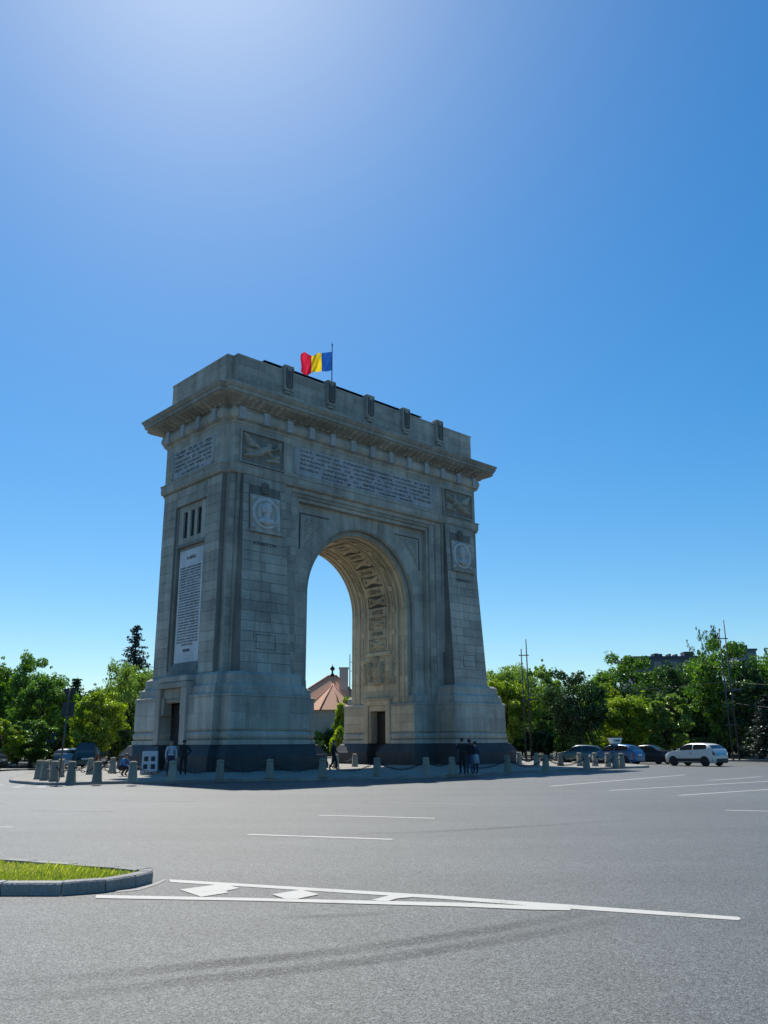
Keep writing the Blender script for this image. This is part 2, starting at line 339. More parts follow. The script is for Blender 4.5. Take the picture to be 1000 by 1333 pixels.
def kerbed(name, loop, width, height, top_mat, top_z, step, stone_mat=None, stones=True, corners=False):
    """raised island: sheet on top, kerb stones round the edge"""
    stone_mat = stone_mat or KERB
    base = sheet(name, offset_loop(loop, width * .9), top_z, top_mat)
    if corners:
        P = []
        for i in range(len(loop)):
            a, b = loop[i], loop[(i + 1) % len(loop)]; m = max(1, round((b - a).length / step)); P += [a.lerp(b, j / m) for j in range(m)]
    else: P = resample(loop, step)
    Q = offset_loop(P, width); n = len(P)
    mb_all = MB()
    for i in range(n):
        j = (i + 1) % n; a, b = P[i], P[j]; d, c = Q[i], Q[j]; g = .006 / max(.2, (b - a).length)
        a2, b2 = a.lerp(b, g), b.lerp(a, g); d2, c2 = d.lerp(c, g), c.lerp(d, g); h = height + random.uniform(-.006, .006); e = .018
        ai, bi = a2.lerp(d2, e / width), b2.lerp(c2, e / width)
        mb = MB() if stones else mb_all
        mb.add([(a2.x, a2.y, -.05), (b2.x, b2.y, -.05), (c2.x, c2.y, -.05), (d2.x, d2.y, -.05), (a2.x, a2.y, h - e), (b2.x, b2.y, h - e), (bi.x, bi.y, h), (c2.x, c2.y, h), (d2.x, d2.y, h), (ai.x, ai.y, h)],
               [(0, 1, 5, 4), (4, 5, 6, 9), (9, 6, 7, 8), (1, 2, 7, 6, 5), (3, 0, 4, 9, 8), (2, 3, 8, 7)])
        if stones: mb.build('kerb_stone', stone_mat, base)
    if not stones: tag(mb_all.build('kerb', stone_mat, base), kind='stuff')
    return base
sheet('ground', [(-2500, -900), (2500, -900), (2500, 4200), (-2500, 4200)], -.03, SOIL)
ROAD = sheet('road', [(-220, -60), (220, -60), (220, 130), (-220, 130)], 0.0, ASPHALT)

def mark(px, mat=PAINT, z=.0045):
    return sheet('road_marking', [gp(x, y) for x, y in px], z, mat, ROAD)
def line(px, w, mat=PAINT, z=.0045, name='road_marking'):
    P = [gp(x, y) for x, y in px]; L = []; Rr = []
    for i, p in enumerate(P):
        t = (P[min(i + 1, len(P) - 1)] - P[max(i - 1, 0)]).normalized(); n = Vector((-t.y, t.x, 0)) * w / 2; L.append(p + n); Rr.append(p - n)
    return sheet(name, Rr + L[::-1], z, mat, ROAD)
mark([(220, 1145.2), (568, 1165.9), (735, 1177.8), (962, 1194.3), (965, 1196.5), (962, 1198.6), (742, 1183.6), (568, 1170.2), (222, 1148.8)])
mark([(125.4, 1165.8), (330, 1169.8), (600, 1176), (740, 1181.9), (744, 1186), (692, 1185), (600, 1181), (330, 1173.5), (124, 1170)], z=.0065)
mark([(233.7, 1158.7), (290, 1151.3), (312, 1156.8), (294, 1160.5), (298, 1162.7), (262, 1168.2)], z=.0065)
mark([(354, 1165.2), (392, 1159.2), (416, 1165.2), (386, 1171.3), (371, 1171)], z=.008)
mark([(484, 1172.4), (516, 1164.3), (538, 1168.8), (517, 1170.6), (502, 1175)], z=.008)
mark([(150, 1160.5), (177, 1157.3), (200, 1150.5), (214, 1144.6), (216, 1146.3), (204, 1152.3), (181, 1159.4), (152, 1162)], PAINT_F)
for a, b, w, m in [((323, 1086.5), (511, 1093), .15, PAINT), ((415, 1061.5), (566, 1065.5), .15, PAINT), ((485, 1045), (620, 1047.5), .15, PAINT_F), ((45, 1055), (155, 1056.5), .15, PAINT_F),
                   ((153, 1042), (255, 1043), .15, PAINT_F), ((-60, 1077), (18, 1077), .15, PAINT), ((-60, 1046), (8, 1046), .15, PAINT_F), ((717, 1023.6), (892, 1008.8), .17, PAINT),
                   ((794, 1029.2), (1060, 1013.7), .16, PAINT), ((884, 1035.6), (1080, 1022.6), .16, PAINT), ((944, 1054.8), (1080, 1058.2), .15, PAINT), ((922, 1016.4), (992, 1011.2), .3, PAINT_F), ((655, 1017.2), (792, 1010.8), .15, PAINT_F)]:
    line([a, b], w, m)
for px in ([(-22, 1026), (-2, 1021.5), (8, 1021.5), (-10, 1026)], [(14, 1026), (27, 1021.8), (36, 1021.8), (25, 1026)], [(44, 1026), (52, 1022.6), (62, 1022.6), (58, 1026)]): mark(px, PAINT_F)
# tyre marks: worn, darker tracks on the asphalt
def tyremat():
    m, n, l, b = newmat('tyre_mark'); g = n.new('ShaderNodeNewGeometry'); b.inputs['Base Color'].default_value = (.035, .035, .036, 1); b.inputs['Roughness'].default_value = .8
    nz = n.new('ShaderNodeTexNoise'); nz.inputs['Scale'].default_value = 1.1; nz.inputs['Detail'].default_value = 8; nz.inputs['Roughness'].default_value = .75; l.new(g.outputs['Position'], nz.inputs['Vector'])
    at = n.new('ShaderNodeAttribute'); at.attribute_name = 'edge'
    mr = n.new('ShaderNodeMapRange'); mr.inputs['From Min'].default_value = .3; mr.inputs['From Max'].default_value = .75; mr.inputs['To Min'].default_value = .22; mr.inputs['To Max'].default_value = .85; l.new(nz.outputs['Fac'], mr.inputs[0])
    vo = n.new('ShaderNodeTexVoronoi'); vo.inputs['Scale'].default_value = 70; l.new(g.outputs['Position'], vo.inputs['Vector']); sp = n.new('ShaderNodeSeparateColor'); l.new(vo.outputs['Color'], sp.inputs[0])
    mu = n.new('ShaderNodeMath'); mu.operation = 'MULTIPLY'; l.new(mr.outputs[0], mu.inputs[0]); l.new(at.outputs['Fac'], mu.inputs[1])
    m2 = n.new('ShaderNodeMath'); m2.operation = 'MULTIPLY'; l.new(mu.outputs[0], m2.inputs[0]); l.new(sp.outputs[0], m2.inputs[1]); l.new(m2.outputs[0], b.inputs['Alpha'])
    return m
TYRE = tyremat()
def track(px, w, amp=1.0, z=.0025):
    P = smooth_loop([gp(x, y) for x, y in px], 6, False); V = []; Fc = []; A = []; n = len(P)
    for i, p in enumerate(P):
        t = (P[min(i + 1, n - 1)] - P[max(i - 1, 0)]).normalized(); nn = Vector((-t.y, t.x)); e = amp * min(1, 3 * i / n, 3 * (n - 1 - i) / n)
        for k, a in ((-.5, 0), (-.2, 1), (.2, 1), (.5, 0)): q = p + nn * w * k; V.append((q.x, q.y, z)); A.append(a * e)
    for i in range(n - 1):
        for k in range(3): Fc.append((i * 4 + k, i * 4 + k + 1, i * 4 + k + 5, i * 4 + k + 4))
    me = bpy.data.meshes.new('tyre_mark'); me.from_pydata(V, [], Fc); me.materials.append(TYRE); at = me.attributes.new('edge', 'FLOAT', 'POINT'); at.data.foreach_set('value', A); me.update(); link('tyre_mark', me, ROAD)
track([(-60, 1284), (120, 1271), (250, 1258), (400, 1243), (520, 1228), (640, 1210), (760, 1190), (880, 1172)], .34)
track([(-60, 1306), (120, 1292), (250, 1277), (400, 1261), (520, 1245), (640, 1226), (760, 1205), (900, 1178)], .34, .9)
track([(360, 1195), (440, 1192), (520, 1188)], .25, .6)
track([(420, 1086), (560, 1083), (700, 1075), (850, 1066)], .5, .5)

# grass island with kerb in the foreground
near = [gp(0, 1166), gp(79, 1166), gp(137, 1161.7), gp(176.5, 1154.8), gp(198.5, 1149.5)]
far = [gp(187, 1129.7, .14), gp(158, 1127, .14), gp(0, 1116.5, .14)]
e1 = near[0] + Vector((-1.2, .02, 0)); e2 = far[-1] + Vector((-1.3, .6, 0))
GL = [Vector((p.x, p.y)) for p in [near[0] + Vector((-7, .3, 0)), near[0] + Vector((-3.5, .1, 0)), near[0], near[1], near[2], near[3], near[4], near[4] + Vector((-.08, .28, 0)), far[0], far[1], far[2], far[2] + Vector((-3, 1.4, 0)), far[2] + Vector((-6.5, 2.9, 0))]]
GI = kerbed('grass_island', GL, .17, .14, SOIL, .105, .8, corners=True)
def grass():
    xs = np.array([p.x for p in GL]); ys = np.array([p.y for p in GL]); inner = offset_loop(GL, .185); V = []; Fc = []
    def inside(x, y):
        c = False; j = len(inner) - 1
        for i in range(len(inner)):
            a, b = inner[i], inner[j]
            if (a.y > y) != (b.y > y) and x < (b.x - a.x) * (y - a.y) / (b.y - a.y) + a.x: c = not c
            j = i
        return c
    n = 0
    while n < 85000:
        x, y = RNG.uniform(xs.min(), xs.max()), RNG.uniform(ys.min(), ys.max())
        if not inside(x, y): continue
        patch = .5 + .5 * math.sin(x * 3.1 + 2 * math.sin(y * 2.3)) * math.sin(y * 2.7 + x)
        h = RNG.uniform(.022, .06) * (.6 + .7 * patch) * (1.8 if RNG.random() < .04 else 1); a = RNG.uniform(0, 6.283); l = RNG.uniform(.0, .75) * h; w = RNG.uniform(.002, .0045)
        dx, dy = math.cos(a), math.sin(a); k = len(V)
        V += [(x - dy * w, y + dx * w, .1), (x + dy * w, y - dx * w, .1), (x + dx * l * .4 + dy * w * .8, y + dy * l * .4 - dx * w * .8, .1 + h * .6), (x + dx * l, y + dy * l, .1 + h)]
        Fc.append((k, k + 1, k + 2, k + 3)); n += 1
    return npmesh('grass', V, Fc, GRASSM)
tag(link('grass', grass()), 'short sunlit grass growing on the kerbed traffic island', 'grass', kind='stuff')

# the island under the arch
kp = [gp(12, 1018), gp(38, 1021.3), gp(70, 1022.8), gp(165, 1020.5), gp(300, 1017.8), gp(420, 1016), gp(560, 1012.8), gp(680, 1006), gp(760, 1003), gp(815, 1000.6)]
IL = smooth_loop([(p.x, p.y) for p in kp] + [(17.6, 58.5), (18.0, 62), (17, 72), (11, 85), (-2, 91), (-15, 88), (-21, 78), (-21, 66), (-21.5, 56), (-20.5, 49)], 5)
ISL = kerbed('island_pavement', IL, .2, .13, PAVING, .125, 1.1)
# far pavements and park beyond the roundabout
def far_loop():
    inn = [(-140, 44), (-60, 50), (-34, 54), (-29, 60), (-30, 72), (-27, 88), (-18, 101), (-4, 106), (10, 103), (19, 93), (24, 82), (29, 76), (45, 73.5), (80, 74), (150, 76)]
    return [Vector(p) for p in inn] + [Vector((150, 420)), Vector((-140, 420))]
FP = far_loop()
fpo = sheet('far_pavement', FP, .12, PAVING)
P = [p.to_3d() for p in smooth_loop(FP[:-2], 6, False)]
mb = MB()
for a, b in zip(P[:-1], P[1:]):
    n = Vector((-(b - a).y, (b - a).x, 0)).normalized() * .2; mb.hexa([a - n, b - n, b, a], [a - n + Vector((0, 0, .127)), b - n + Vector((0, 0, .127)), b + Vector((0, 0, .127)), a + Vector((0, 0, .127))])
tag(mb.build('kerb', KERB, fpo), kind='stuff')
PARK = plain('park_ground', (.035, .042, .016), .95, noise=.5, scale=2.5)
sheet('park_ground', [(p.x + (-3 if p.x < 0 else 3), p.y + 3.2) for p in FP[:-2]] + [(150, 415), (-140, 415)], .126, PARK)

# ------------------------------------------------------------------ the triumphal arch (local: u along the facade, v into the depth, z up)
ARCH = empty('triumphal_arch', (-1.1186, 61.697, 0.0), 0.7543, 'large grey stone triumphal arch with carved reliefs and inscriptions on the paved island', 'arch')
B = 8.8; VC = 4.4
def plan(a, b, vm, vf):
    return [(-b, vf), (b, vf), (b, vm), (a, vm), (a, B - vm), (b, B - vm), (b, B - vf), (-b, B - vf), (-b, B - vm), (-a, B - vm), (-a, vm), (-b, vm)]
P0 = plan(12.85, 12.35, .55, 0.0)
def mir(poly): return [(-u, v) for u, v in poly][::-1]
def front_m(u, v, z, back=False): return plane_m((u, v, z), (1, 0, 0), (0, 0, 1)) if not back else plane_m((u, B - v, z), (-1, 0, 0), (0, 0, 1))
def side_m(s, u, v, z): return plane_m((s * u, v, z), (0, s, 0), (0, 0, 1))      # faces outward on side s
def pass_m(s, u, v, z): return plane_m((s * u, v, z), (0, -s, 0), (0, 0, 1))     # faces into the passage

# ashlar facing -------------------------------------------------
BLK = {}
def blk_mesh(w, h, mat, d=.03):
    key = (round(w, 2), round(h, 2), mat.name, d)
    if key not in BLK:
        w, h = key[0], key[1]; e = .02; g = .011
        mb = MB(); mb.add([(g, g, -.01), (w - g, g, -.01), (w - g, h - g, -.01), (g, h - g, -.01), (g, g, d - e), (w - g, g, d - e), (w - g, h - g, d - e), (g, h - g, d - e), (g + e, g + e, d), (w - g - e, g + e, d), (w - g - e, h - g - e, d), (g + e, h - g - e, d)],
                          [(0, 1, 5, 4), (1, 2, 6, 5), (2, 3, 7, 6), (3, 0, 4, 7), (4, 5, 9, 8), (5, 6, 10, 9), (6, 7, 11, 10), (7, 4, 8, 11), (8, 9, 10, 11)])
        BLK[key] = mb.mesh('stone_block', mat)
    return BLK[key]
def ashlar(M, W, H, ch, bw, parent, parts=True, excl=(), trap=0.0, mat=None, name='stone_block', d=.03, mb=None):
    mat = mat or STONE; nr = max(1, round(H / ch)); ch = H / nr; out = MB() if mb is None else mb
    for r in range(nr):
        y0, y1 = r * ch, (r + 1) * ch; ins = trap * (y0 + y1) / 2 / H; iv = [(ins, W - ins)]
        for (ax, bx, ay, by) in excl:
            if min(by, y1) - max(ay, y0) > .02:
                ni = []
                for a, b in iv:
                    if bx <= a or ax >= b: ni.append((a, b)); continue
                    if ax - a > .12: ni.append((a, ax))
                    if b - bx > .12: ni.append((bx, b))
                iv = ni
        for a, b in iv:
            L = b - a; n = max(1, round(L / bw)); cuts = [0.0]
            ws = [random.uniform(.75, 1.3) for _ in range(n)]
            if r % 2 and n > 1: ws[0] *= .55
            t = sum(ws)
            for w in ws: cuts.append(cuts[-1] + w / t * L)
            for c0, c1 in zip(cuts[:-1], cuts[1:]):
                dd = d + random.uniform(-.006, .006)
                if parts:
                    o = link(name, blk_mesh(c1 - c0, ch, mat, d), parent); o.matrix_local = M @ Matrix.Translation((a + c0, y0, dd - d))
                else:
                    src = blk_mesh(c1 - c0, ch, mat, d); T = M @ Matrix.Translation((a + c0, y0, dd - d))
                    out.add([T @ v.co for v in src.vertices], [tuple(p.vertices) for p in src.polygons])
    return out

# socle and base course, one per pylon ---------------------------
SOC = [(4.85, .3), (7.0, .3), (7.0, -1.9), (13.0, -1.9), (13.0, -.8), (13.5, -.8), (13.5, 2.65), (12.75, 2.65), (12.75, 5.35), (13.5, 5.35), (13.5, B + .3), (13.0, B + .3), (13.0, B + 1.3), (7.0, B + 1.3), (7.0, B - .3), (4.85, B - .3), (4.85, 5.6), (5.7, 5.6), (5.7, 3.2), (4.85, 3.2)]
for s in (-1, 1):
    poly = SOC if s > 0 else mir(SOC)
    MB().sweep(poly, [(.72, .10), (.72, .5), (.68, .52), (.66, 1.0), (.62, 1.04), (.26, 1.56), (.22, 1.6), (.12, 1.66)]).build('base_course', BASE_STONE, ARCH)
    tor = [(-.12 + .17 * math.cos(R(a)), 2.22 + .24 * math.sin(R(a))) for a in range(-80, 81, 20)]
    so = MB().sweep(poly, [(.08, 1.655), (.08, 1.92), (-.12, 1.95)] + tor + [(-.12, 2.5), (-.02, 2.52), (0, 2.56), (0, 4.5), (.05, 4.54), (.05, 4.66), (-.16, 4.74), (-.2, 5.2), (-.34, 5.32), (-.4, 5.36), (-.42, 5.9), (-.55, 6.0), (-.62, 6.06)]).build('socle', STONE, ARCH)
    # facing stones of the socle front, outer side and passage
    mb = MB(); mw = MB()
    F0 = front_m(7.0 if s > 0 else -13.0, -1.9, 2.58)
    ashlar(F0, 6.0, 1.9, .95, 1.6, so, False, mat=STONE, mb=mb, d=.02)
    ashlar(side_m(s, 13.5, -.8 if s > 0 else B + .3, 2.58), B + 1.1, 1.9, .95, 1.5, so, False, excl=[(3.3, 6.3, -1, 9)] if s > 0 else [(B + .3 - 5.5, B + .3 - 2.5, -1, 9)], mb=mb, d=.02)
    ashlar(pass_m(s, 4.85, B - .3 if s > 0 else .3, 2.58), B - .6, 1.9, .63, 1.1, so, False, excl=[(2.7, 5.5, -1, 9)], mat=STONE_W, mb=mw, d=.02)
    tag(mb.build('facing_stones', STONE, so), kind='stuff'); tag(mw.build('facing_stones', STONE_W, so), kind='stuff')
    so.data.materials.append(STONE_W)
# pylons ----------------------------------------------------------
PYF = [(6.5, .75), (6.5, .35), (6.75, .35), (6.75, .2), (7.35, .2), (7.35, .08), (8.0, .08), (8.0, -.08), (12.0, -.08), (12.0, .08), (12.45, .08)]
def backs(p): return [(u, B - v) for u, v in p][::-1]
PY_LOW = [(5.0, 1.1), (5.45, 1.1), (5.45, .75)] + PYF + backs(PYF) + [(5.45, B - .75), (5.45, B - 1.1), (5.0, B - 1.1)]
PY_UP = PYF + backs(PYF)
PARTS = 0
for s in (-1, 1):
    fx = (lambda p: p) if s > 0 else mir
    mb = MB().prism(fx(PY_LOW), 4.6, 12.0).prism(fx(PY_UP), 12.0, 19.25); py = mb.build('pylon', STONE, ARCH)
    # side face: slabs round the recessed bay
    mb = MB()
    def sb(v0, v1, z0, z1, u1=12.8, u0=12.44): mb.box(min(s * u0, s * u1), max(s * u0, s * u1), v0, v1, z0, z1)
    sb(.55, 2.35, 5.5, 19.25); sb(6.45, B - .55, 5.5, 19.25); sb(2.35, 6.45, 17.95, 19.25); sb(2.35, 6.45, 5.5, 6.45); sb(2.35, 2.62, 6.45, 17.95, 12.68); sb(6.18, 6.45, 6.45, 17.95, 12.68)
    sb(2.62, 6.18, 14.98, 15.2, 12.7); mb.hexa([(s * 12.44, 2.62, 6.45), (s * 12.8, 2.62, 6.45), (s * 12.8, 6.18, 6.45), (s * 12.44, 6.18, 6.45)][::s], [(s * 12.44, 2.62, 6.95), (s * 12.56, 2.62, 6.95), (s * 12.56, 6.18, 6.95), (s * 12.44, 6.18, 6.95)][::s])
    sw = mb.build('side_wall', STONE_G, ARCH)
    # window with three lights
    wi = MB().box(min(s * 12.44, s * 12.5), max(s * 12.44, s * 12.5), 2.62, 6.18, 15.2, 17.95).build('window', STONE, ARCH)
    mb = MB()
    for v0, v1, z0, z1 in ((2.62, 3.2, 15.2, 17.95), (5.6, 6.18, 15.2, 17.95), (3.2, 5.6, 17.5, 17.95), (3.2, 5.6, 15.2, 15.6), (3.76, 4.12, 15.6, 17.5), (4.68, 5.04, 15.6, 17.5)): mb.box(min(s * 12.5, s * 12.64), max(s * 12.5, s * 12.64), v0, v1, z0, z1)
    mb.build('window_frame', STONE, wi)
    for v0 in (3.2, 4.12, 5.04):
        MB().box(min(s * 12.5, s * 12.515), max(s * 12.5, s * 12.515), v0, v0 + .56, 15.6, 17.5).build('window_pane', DARK, wi)  # dark panel painted in for the shade inside each open window slot
    # tablet with the proclamation
    tb = MB().box(min(s * 12.44, s * 12.55), max(s * 12.44, s * 12.55), 2.85, 5.95, 6.96, 14.7).build('memorial_tablet', MARBLE, ARCH); tb['label'] = 'tall white marble tablet covered in small carved lettering'
    TXT = ('RAZBOIUL CARE DE DOI ANI A INCINS TOT MAI STRANS HOTARELE NOASTRE A ZDRUNCINAT ADANC VECHIUL ASEZAMANT AL EUROPEI SI A INVEDERAT CA PENTRU VIITOR NUMAI PE TEMEIUL NATIONAL SE POATE ASIGURA VIATA PASNICA A POPOARELOR. '
           'PENTRU NEAMUL NOSTRU EL A ADUS ZIUA ASTEPTATA DE VEACURI DE CONSTIINTA NATIONALA, ZIUA UNIRII LUI. DUPA VREMURI INDELUNGATE DE NENOROCIRI SI DE GRELE INCERCARI, INAINTASII NOSTRI AU REUSIT SA INTEMEIEZE STATUL ROMAN PRIN UNIREA PRINCIPATELOR, '
           'PRIN RAZBOIUL INDEPENDENTEI, PRIN MUNCA LOR NEOBOSITA PENTRU RENASTEREA NATIONALA. ASTAZI NE ESTE DAT NOUA SA INTREGIM OPERA LOR, INCHEGAND PENTRU TOTDEAUNA CEEA CE MIHAI VITEAZUL A INFAPTUIT NUMAI PENTRU O CLIPA: '
           'UNIREA ROMANILOR DE PE CELE DOUA PARTI ALE CARPATILOR. DE NOI ATARNA ASTAZI SA SCAPAM DE SUB STAPANIREA STRAINA PE FRATII NOSTRI DE PESTE MUNTI SI DIN PLAIURILE BUCOVINEI').split()
    lines = []; cur = ''
    for w in TXT:
        if len(cur) + len(w) > 32: lines.append(cur); cur = w
        else: cur = (cur + ' ' + w).strip()
    lines.append(cur)
    for i, t in enumerate(lines): place('lettering', text_mesh('lettering', [t], 2.72 if i < len(lines) - 1 else 1.4, 5.5 / len(lines) * .62, STONE_M, .012), tb, side_m(s, 12.552, 4.4, 13.45 - i * 5.5 / len(lines)))
    place('lettering', text_mesh('lettering', ['ROMÂNI'], 1.1, .3, STONE_D, .012), tb, side_m(s, 12.552, 4.4, 14.15))
    place('lettering', text_mesh('lettering', ['FERDINAND'], .9, .2, STONE_D, .012), tb, side_m(s, 12.552, 4.4, 7.75))
    # battered front panel (front and back)
    for back in (0, 1):
        f = lambda u, v, z: (s * u, B - v if back else v, z)
        pan = MB().hexa([f(7.95, -1.1, 6.0), f(11.9, -1.1, 6.0), f(11.9, .2, 6.0), f(7.95, .2, 6.0)], [f(8.2, -.24, 19.24), f(11.7, -.24, 19.24), f(11.7, .2, 19.24), f(8.2, .2, 19.24)])
        if (s < 0) ^ bool(back): pan.f = [t[::-1] for t in pan.f]
        pan = pan.build('pylon_panel', STONE_M, ARCH)
        if not back:
            up = Vector((0, .86, 13.24)); Lh = up.length
            M = plane_m((7.95 if s > 0 else -11.9, -1.1, 6.0), (1, 0, 0), up)
            ashlar(M, 3.95, Lh, .66, 1.5, pan, True, excl=[(.68, 3.27, 9.35, 12.05)], trap=.25)
            # incised rectangle low on the panel
            rm = M @ Matrix.Translation((1.975, 2.0, .032)); mb = MB(); w, h, t = 1.55, .95, .035
            for x0, x1, y0, y1 in ((-w / 2, w / 2, -h / 2, -h / 2 + t), (-w / 2, w / 2, h / 2 - t, h / 2), (-w / 2, -w / 2 + t, -h / 2, h / 2), (w / 2 - t, w / 2, -h / 2, h / 2)): mb.box(x0, x1, y0, y1, -.01, .012)
            mb.build('carved_frame', STONE_D, ARCH, rm)
            place('lettering', text_mesh('lettering', ['BĂRBĂŢIA' if s < 0 else 'CREDINŢA'], 1.9, .34, STONE_D, .012), ARCH, M @ Matrix.Translation((1.975, 8.55, .036)))
            # medallion
            mm = M @ Matrix.Translation((1.975, 10.7, .03))
            md = MB().box(-1.22, 1.22, -1.22, 1.22, -.05, .08).box(-1.3, 1.3, -1.42, -1.23, -.05, .2).build('medallion', STONE, ARCH, mm)
            ring = MB(); prof = [(1.0 + .13 * math.cos(a), .08 + .13 * math.sin(a)) for a in [k * math.pi / 8 for k in range(0, 9)]]
            vs = [(r * math.cos(t), r * math.sin(t), z) for t in [2 * math.pi * k / 40 for k in range(40)] for r, z in prof]; m = len(prof)
            ring.add(vs, [(k * m + i, ((k + 1) % 40) * m + i, ((k + 1) % 40) * m + i + 1, k * m + i + 1) for k in range(40) for i in range(m - 1)], True); ring.build('medallion_ring', STONE_P, md, mm)
            disc = lambda X, Y: (np.hypot(X, Y) < .9).astype(float)
            k = 1 if s < 0 else -1
            caps = [(.1 * k, .35, .34, .1 * k, .12, .3, 1), (.33 * k, .2, .1, .4 * k, .12, .05, .8), (.05 * k, -.1, .22, -.05 * k, -.35, .25, .8), (-.3 * k, -.62, .3, .4 * k, -.62, .26, .9), (-.2 * k, .45, .22, -.25 * k, .1, .18, .9),
                    (-.1 * k, .68, .12, .3 * k, .68, .1, .8), (-.55 * k, .2, .1, -.5 * k, -.3, .12, .5), (-.45 * k, .5, .1, -.62 * k, .1, .06, .5), (.55 * k, -.1, .07, .6 * k, -.4, .05, .4)]
            place('medallion_relief', relief_mesh('medallion_relief', 1.9, 1.9, 60, 60, caps, STONE_P, .36, .05, disc, keep=lambda X, Y: np.hypot(X, Y) < .93, cut=True), md, mm @ Matrix.Translation((0, 0, .082)))
            leaf = []
            for cx in (-1, 1):
                for cy in (-1, 1):
                    for a in range(5): an = R(20 + a * 12.5); leaf.append((cx * 1.08, cy * 1.08, .06, cx * (1.08 - .28 * math.cos(an)), cy * (1.08 - .28 * math.sin(an)), .025, 1))
            place('corner_leaves', relief_mesh('corner_leaves', 2.4, 2.4, 70, 70, leaf, STONE_P, .13, .1, cut=True), md, mm @ Matrix.Translation((0, 0, .079)))
            # small crown on top of the medallion
            cr_ = [(-.2, -.28, .1, .2, -.28, .1, .8), (-.2, .0, .1, -.14, .3, .08, 1), (.2, .0, .1, .14, .3, .08, 1), (0, .02, .1, 0, .38, .09, 1), (-.26, -.1, .08, .26, -.1, .08, .9)]
            place('crown_emblem', relief_mesh('crown_emblem', .8, 1.1, 30, 40, cr_, STONE_M, .25, cut=True), md, mm @ Matrix.Translation((0, 1.78, .01)))
    # ashlar on the side wall
    q = lambda v0, v1, z0, z1, u: ashlar(side_m(s, u, v0 if s > 0 else v1, z0), v1 - v0, z1 - z0, .66, 1.25, sw, s < 0, mb=SB)
    SB = MB(); q(.55, 2.35, 6.1, 19.22, 12.8); q(6.45, B - .55, 6.1, 19.22, 12.8); q(2.4, 6.4, 18.0, 19.22, 12.8)
    if s > 0: tag(SB.build('facing_stones', STONE, sw), kind='stuff')
    # strips and jambs beside the front panel, joined
    mb = MB(); mw = MB()
    for u0, u1, v, z0 in ((6.5, 6.75, .35, 4.7), (6.75, 7.35, .2, 4.7), (7.35, 8.0, .08, 4.7), (8.0, 8.14, -.08, 5.4), (11.75, 12.0, -.08, 5.4), (12.0, 12.45, .08, 5.4)):
        ashlar(front_m(u0 if s > 0 else -u1, v, z0), u1 - u0, 19.2 - z0, .60, 9, py, False, mb=mb, d=.02)
    ashlar(pass_m(s, 5.0, B - 1.1 if s > 0 else 1.1, 4.66), B - 2.2, 7.3, .52, 1.0, py, False, mb=mw, mat=STONE_W, d=.02); tag(mw.build('facing_stones', STONE_W, py), kind='stuff')
    ashlar(front_m(5.45 if s > 0 else -6.5, .75, 4.66), 1.05, 7.3, .60, 9, py, False, mb=mb, d=.02)
    tag(mb.build('facing_stones', STONE, py), kind='stuff')
    # side portal
    pc = 4.0; po = empty('side_portal'); po.parent = ARCH
    def pb(name, v0, v1, z0, z1, u0, u1, mat=STONE, par=None, bev=.02): return MB().box(min(s * u0, s * u1), max(s * u0, s * u1), v0, v1, z0, z1).build(name, mat, par or po, bevel=bev)
    pb('pier', pc - 1.95, pc - 1.33, 1.67, 5.2, 12.7, 13.75); pb('pier', pc + 1.33, pc + 1.95, 1.67, 5.2, 12.7, 13.75)
    pb('lintel', pc - 1.95, pc + 1.95, 5.2, 5.55, 12.7, 13.78); pb('cap_block', pc - 1.75, pc + 1.75, 5.55, 5.98, 12.7, 13.7, bev=.08); pb('head_block', pc - 1.32, pc + 1.32, 4.55, 5.195, 12.76, 13.5)
    for k in (-1, 1): pb('bracket', pc + k * 1.18 - .14, pc + k * 1.18 + .14, 3.5, 4.55, 13.0, 13.62)
    MB().tube([(s * 13.35, pc - 1.0, 4.42), (s * 13.35, pc + 1.0, 4.42)], .16, 10).build('roll_moulding', STONE, po)
    dr = pb('door', pc - 1.3, pc + 1.3, .2, 4.3, 12.76, 12.84, BRONZE, None, 0)
    for v0 in (pc - 1.2, pc + .08):
        for z0 in (.5, 1.8, 3.1): pb('door_panel', v0, v0 + 1.12, z0, z0 + 1.1, 12.84, 12.88, BRONZE, dr, .02)
    # door inside the passage
    pd = empty('passage_door'); pd.parent = ARCH
    def qb(name, v0, v1, z0, z1, u0, u1, mat=STONE_W, par=None, bev=.02): return MB().box(min(s * u0, s * u1), max(s * u0, s * u1), v0, v1, z0, z1).build(name, mat, par or pd, bevel=bev)
    qb('frame_post', 2.9, 3.35, 1.67, 4.6, 4.72, 5.6); qb('frame_post', 5.45, 5.9, 1.67, 4.6, 4.72, 5.6); qb('frame_head', 2.9, 5.9, 4.6, 4.98, 4.72, 5.1); qb('frame_cornice', 2.75, 6.05, 4.98, 5.14, 4.62, 5.1)
    qb('inner_head', 3.36, 5.44, 4.15, 4.595, 4.85, 5.6); qb('inner_post', 3.36, 3.55, 1.7, 4.15, 4.85, 5.6); qb('inner_post', 5.25, 5.44, 1.7, 4.15, 4.85, 5.6)
    dr = qb('door', 3.25, 5.55, .2, 4.14, 5.6, 5.68, BRONZE, None, 0)
    for z0 in (.5, 1.75, 3.0): qb('door_panel', 3.6, 5.2, z0, z0 + 1.05, 5.57, 5.6, BRONZE, dr, .02)

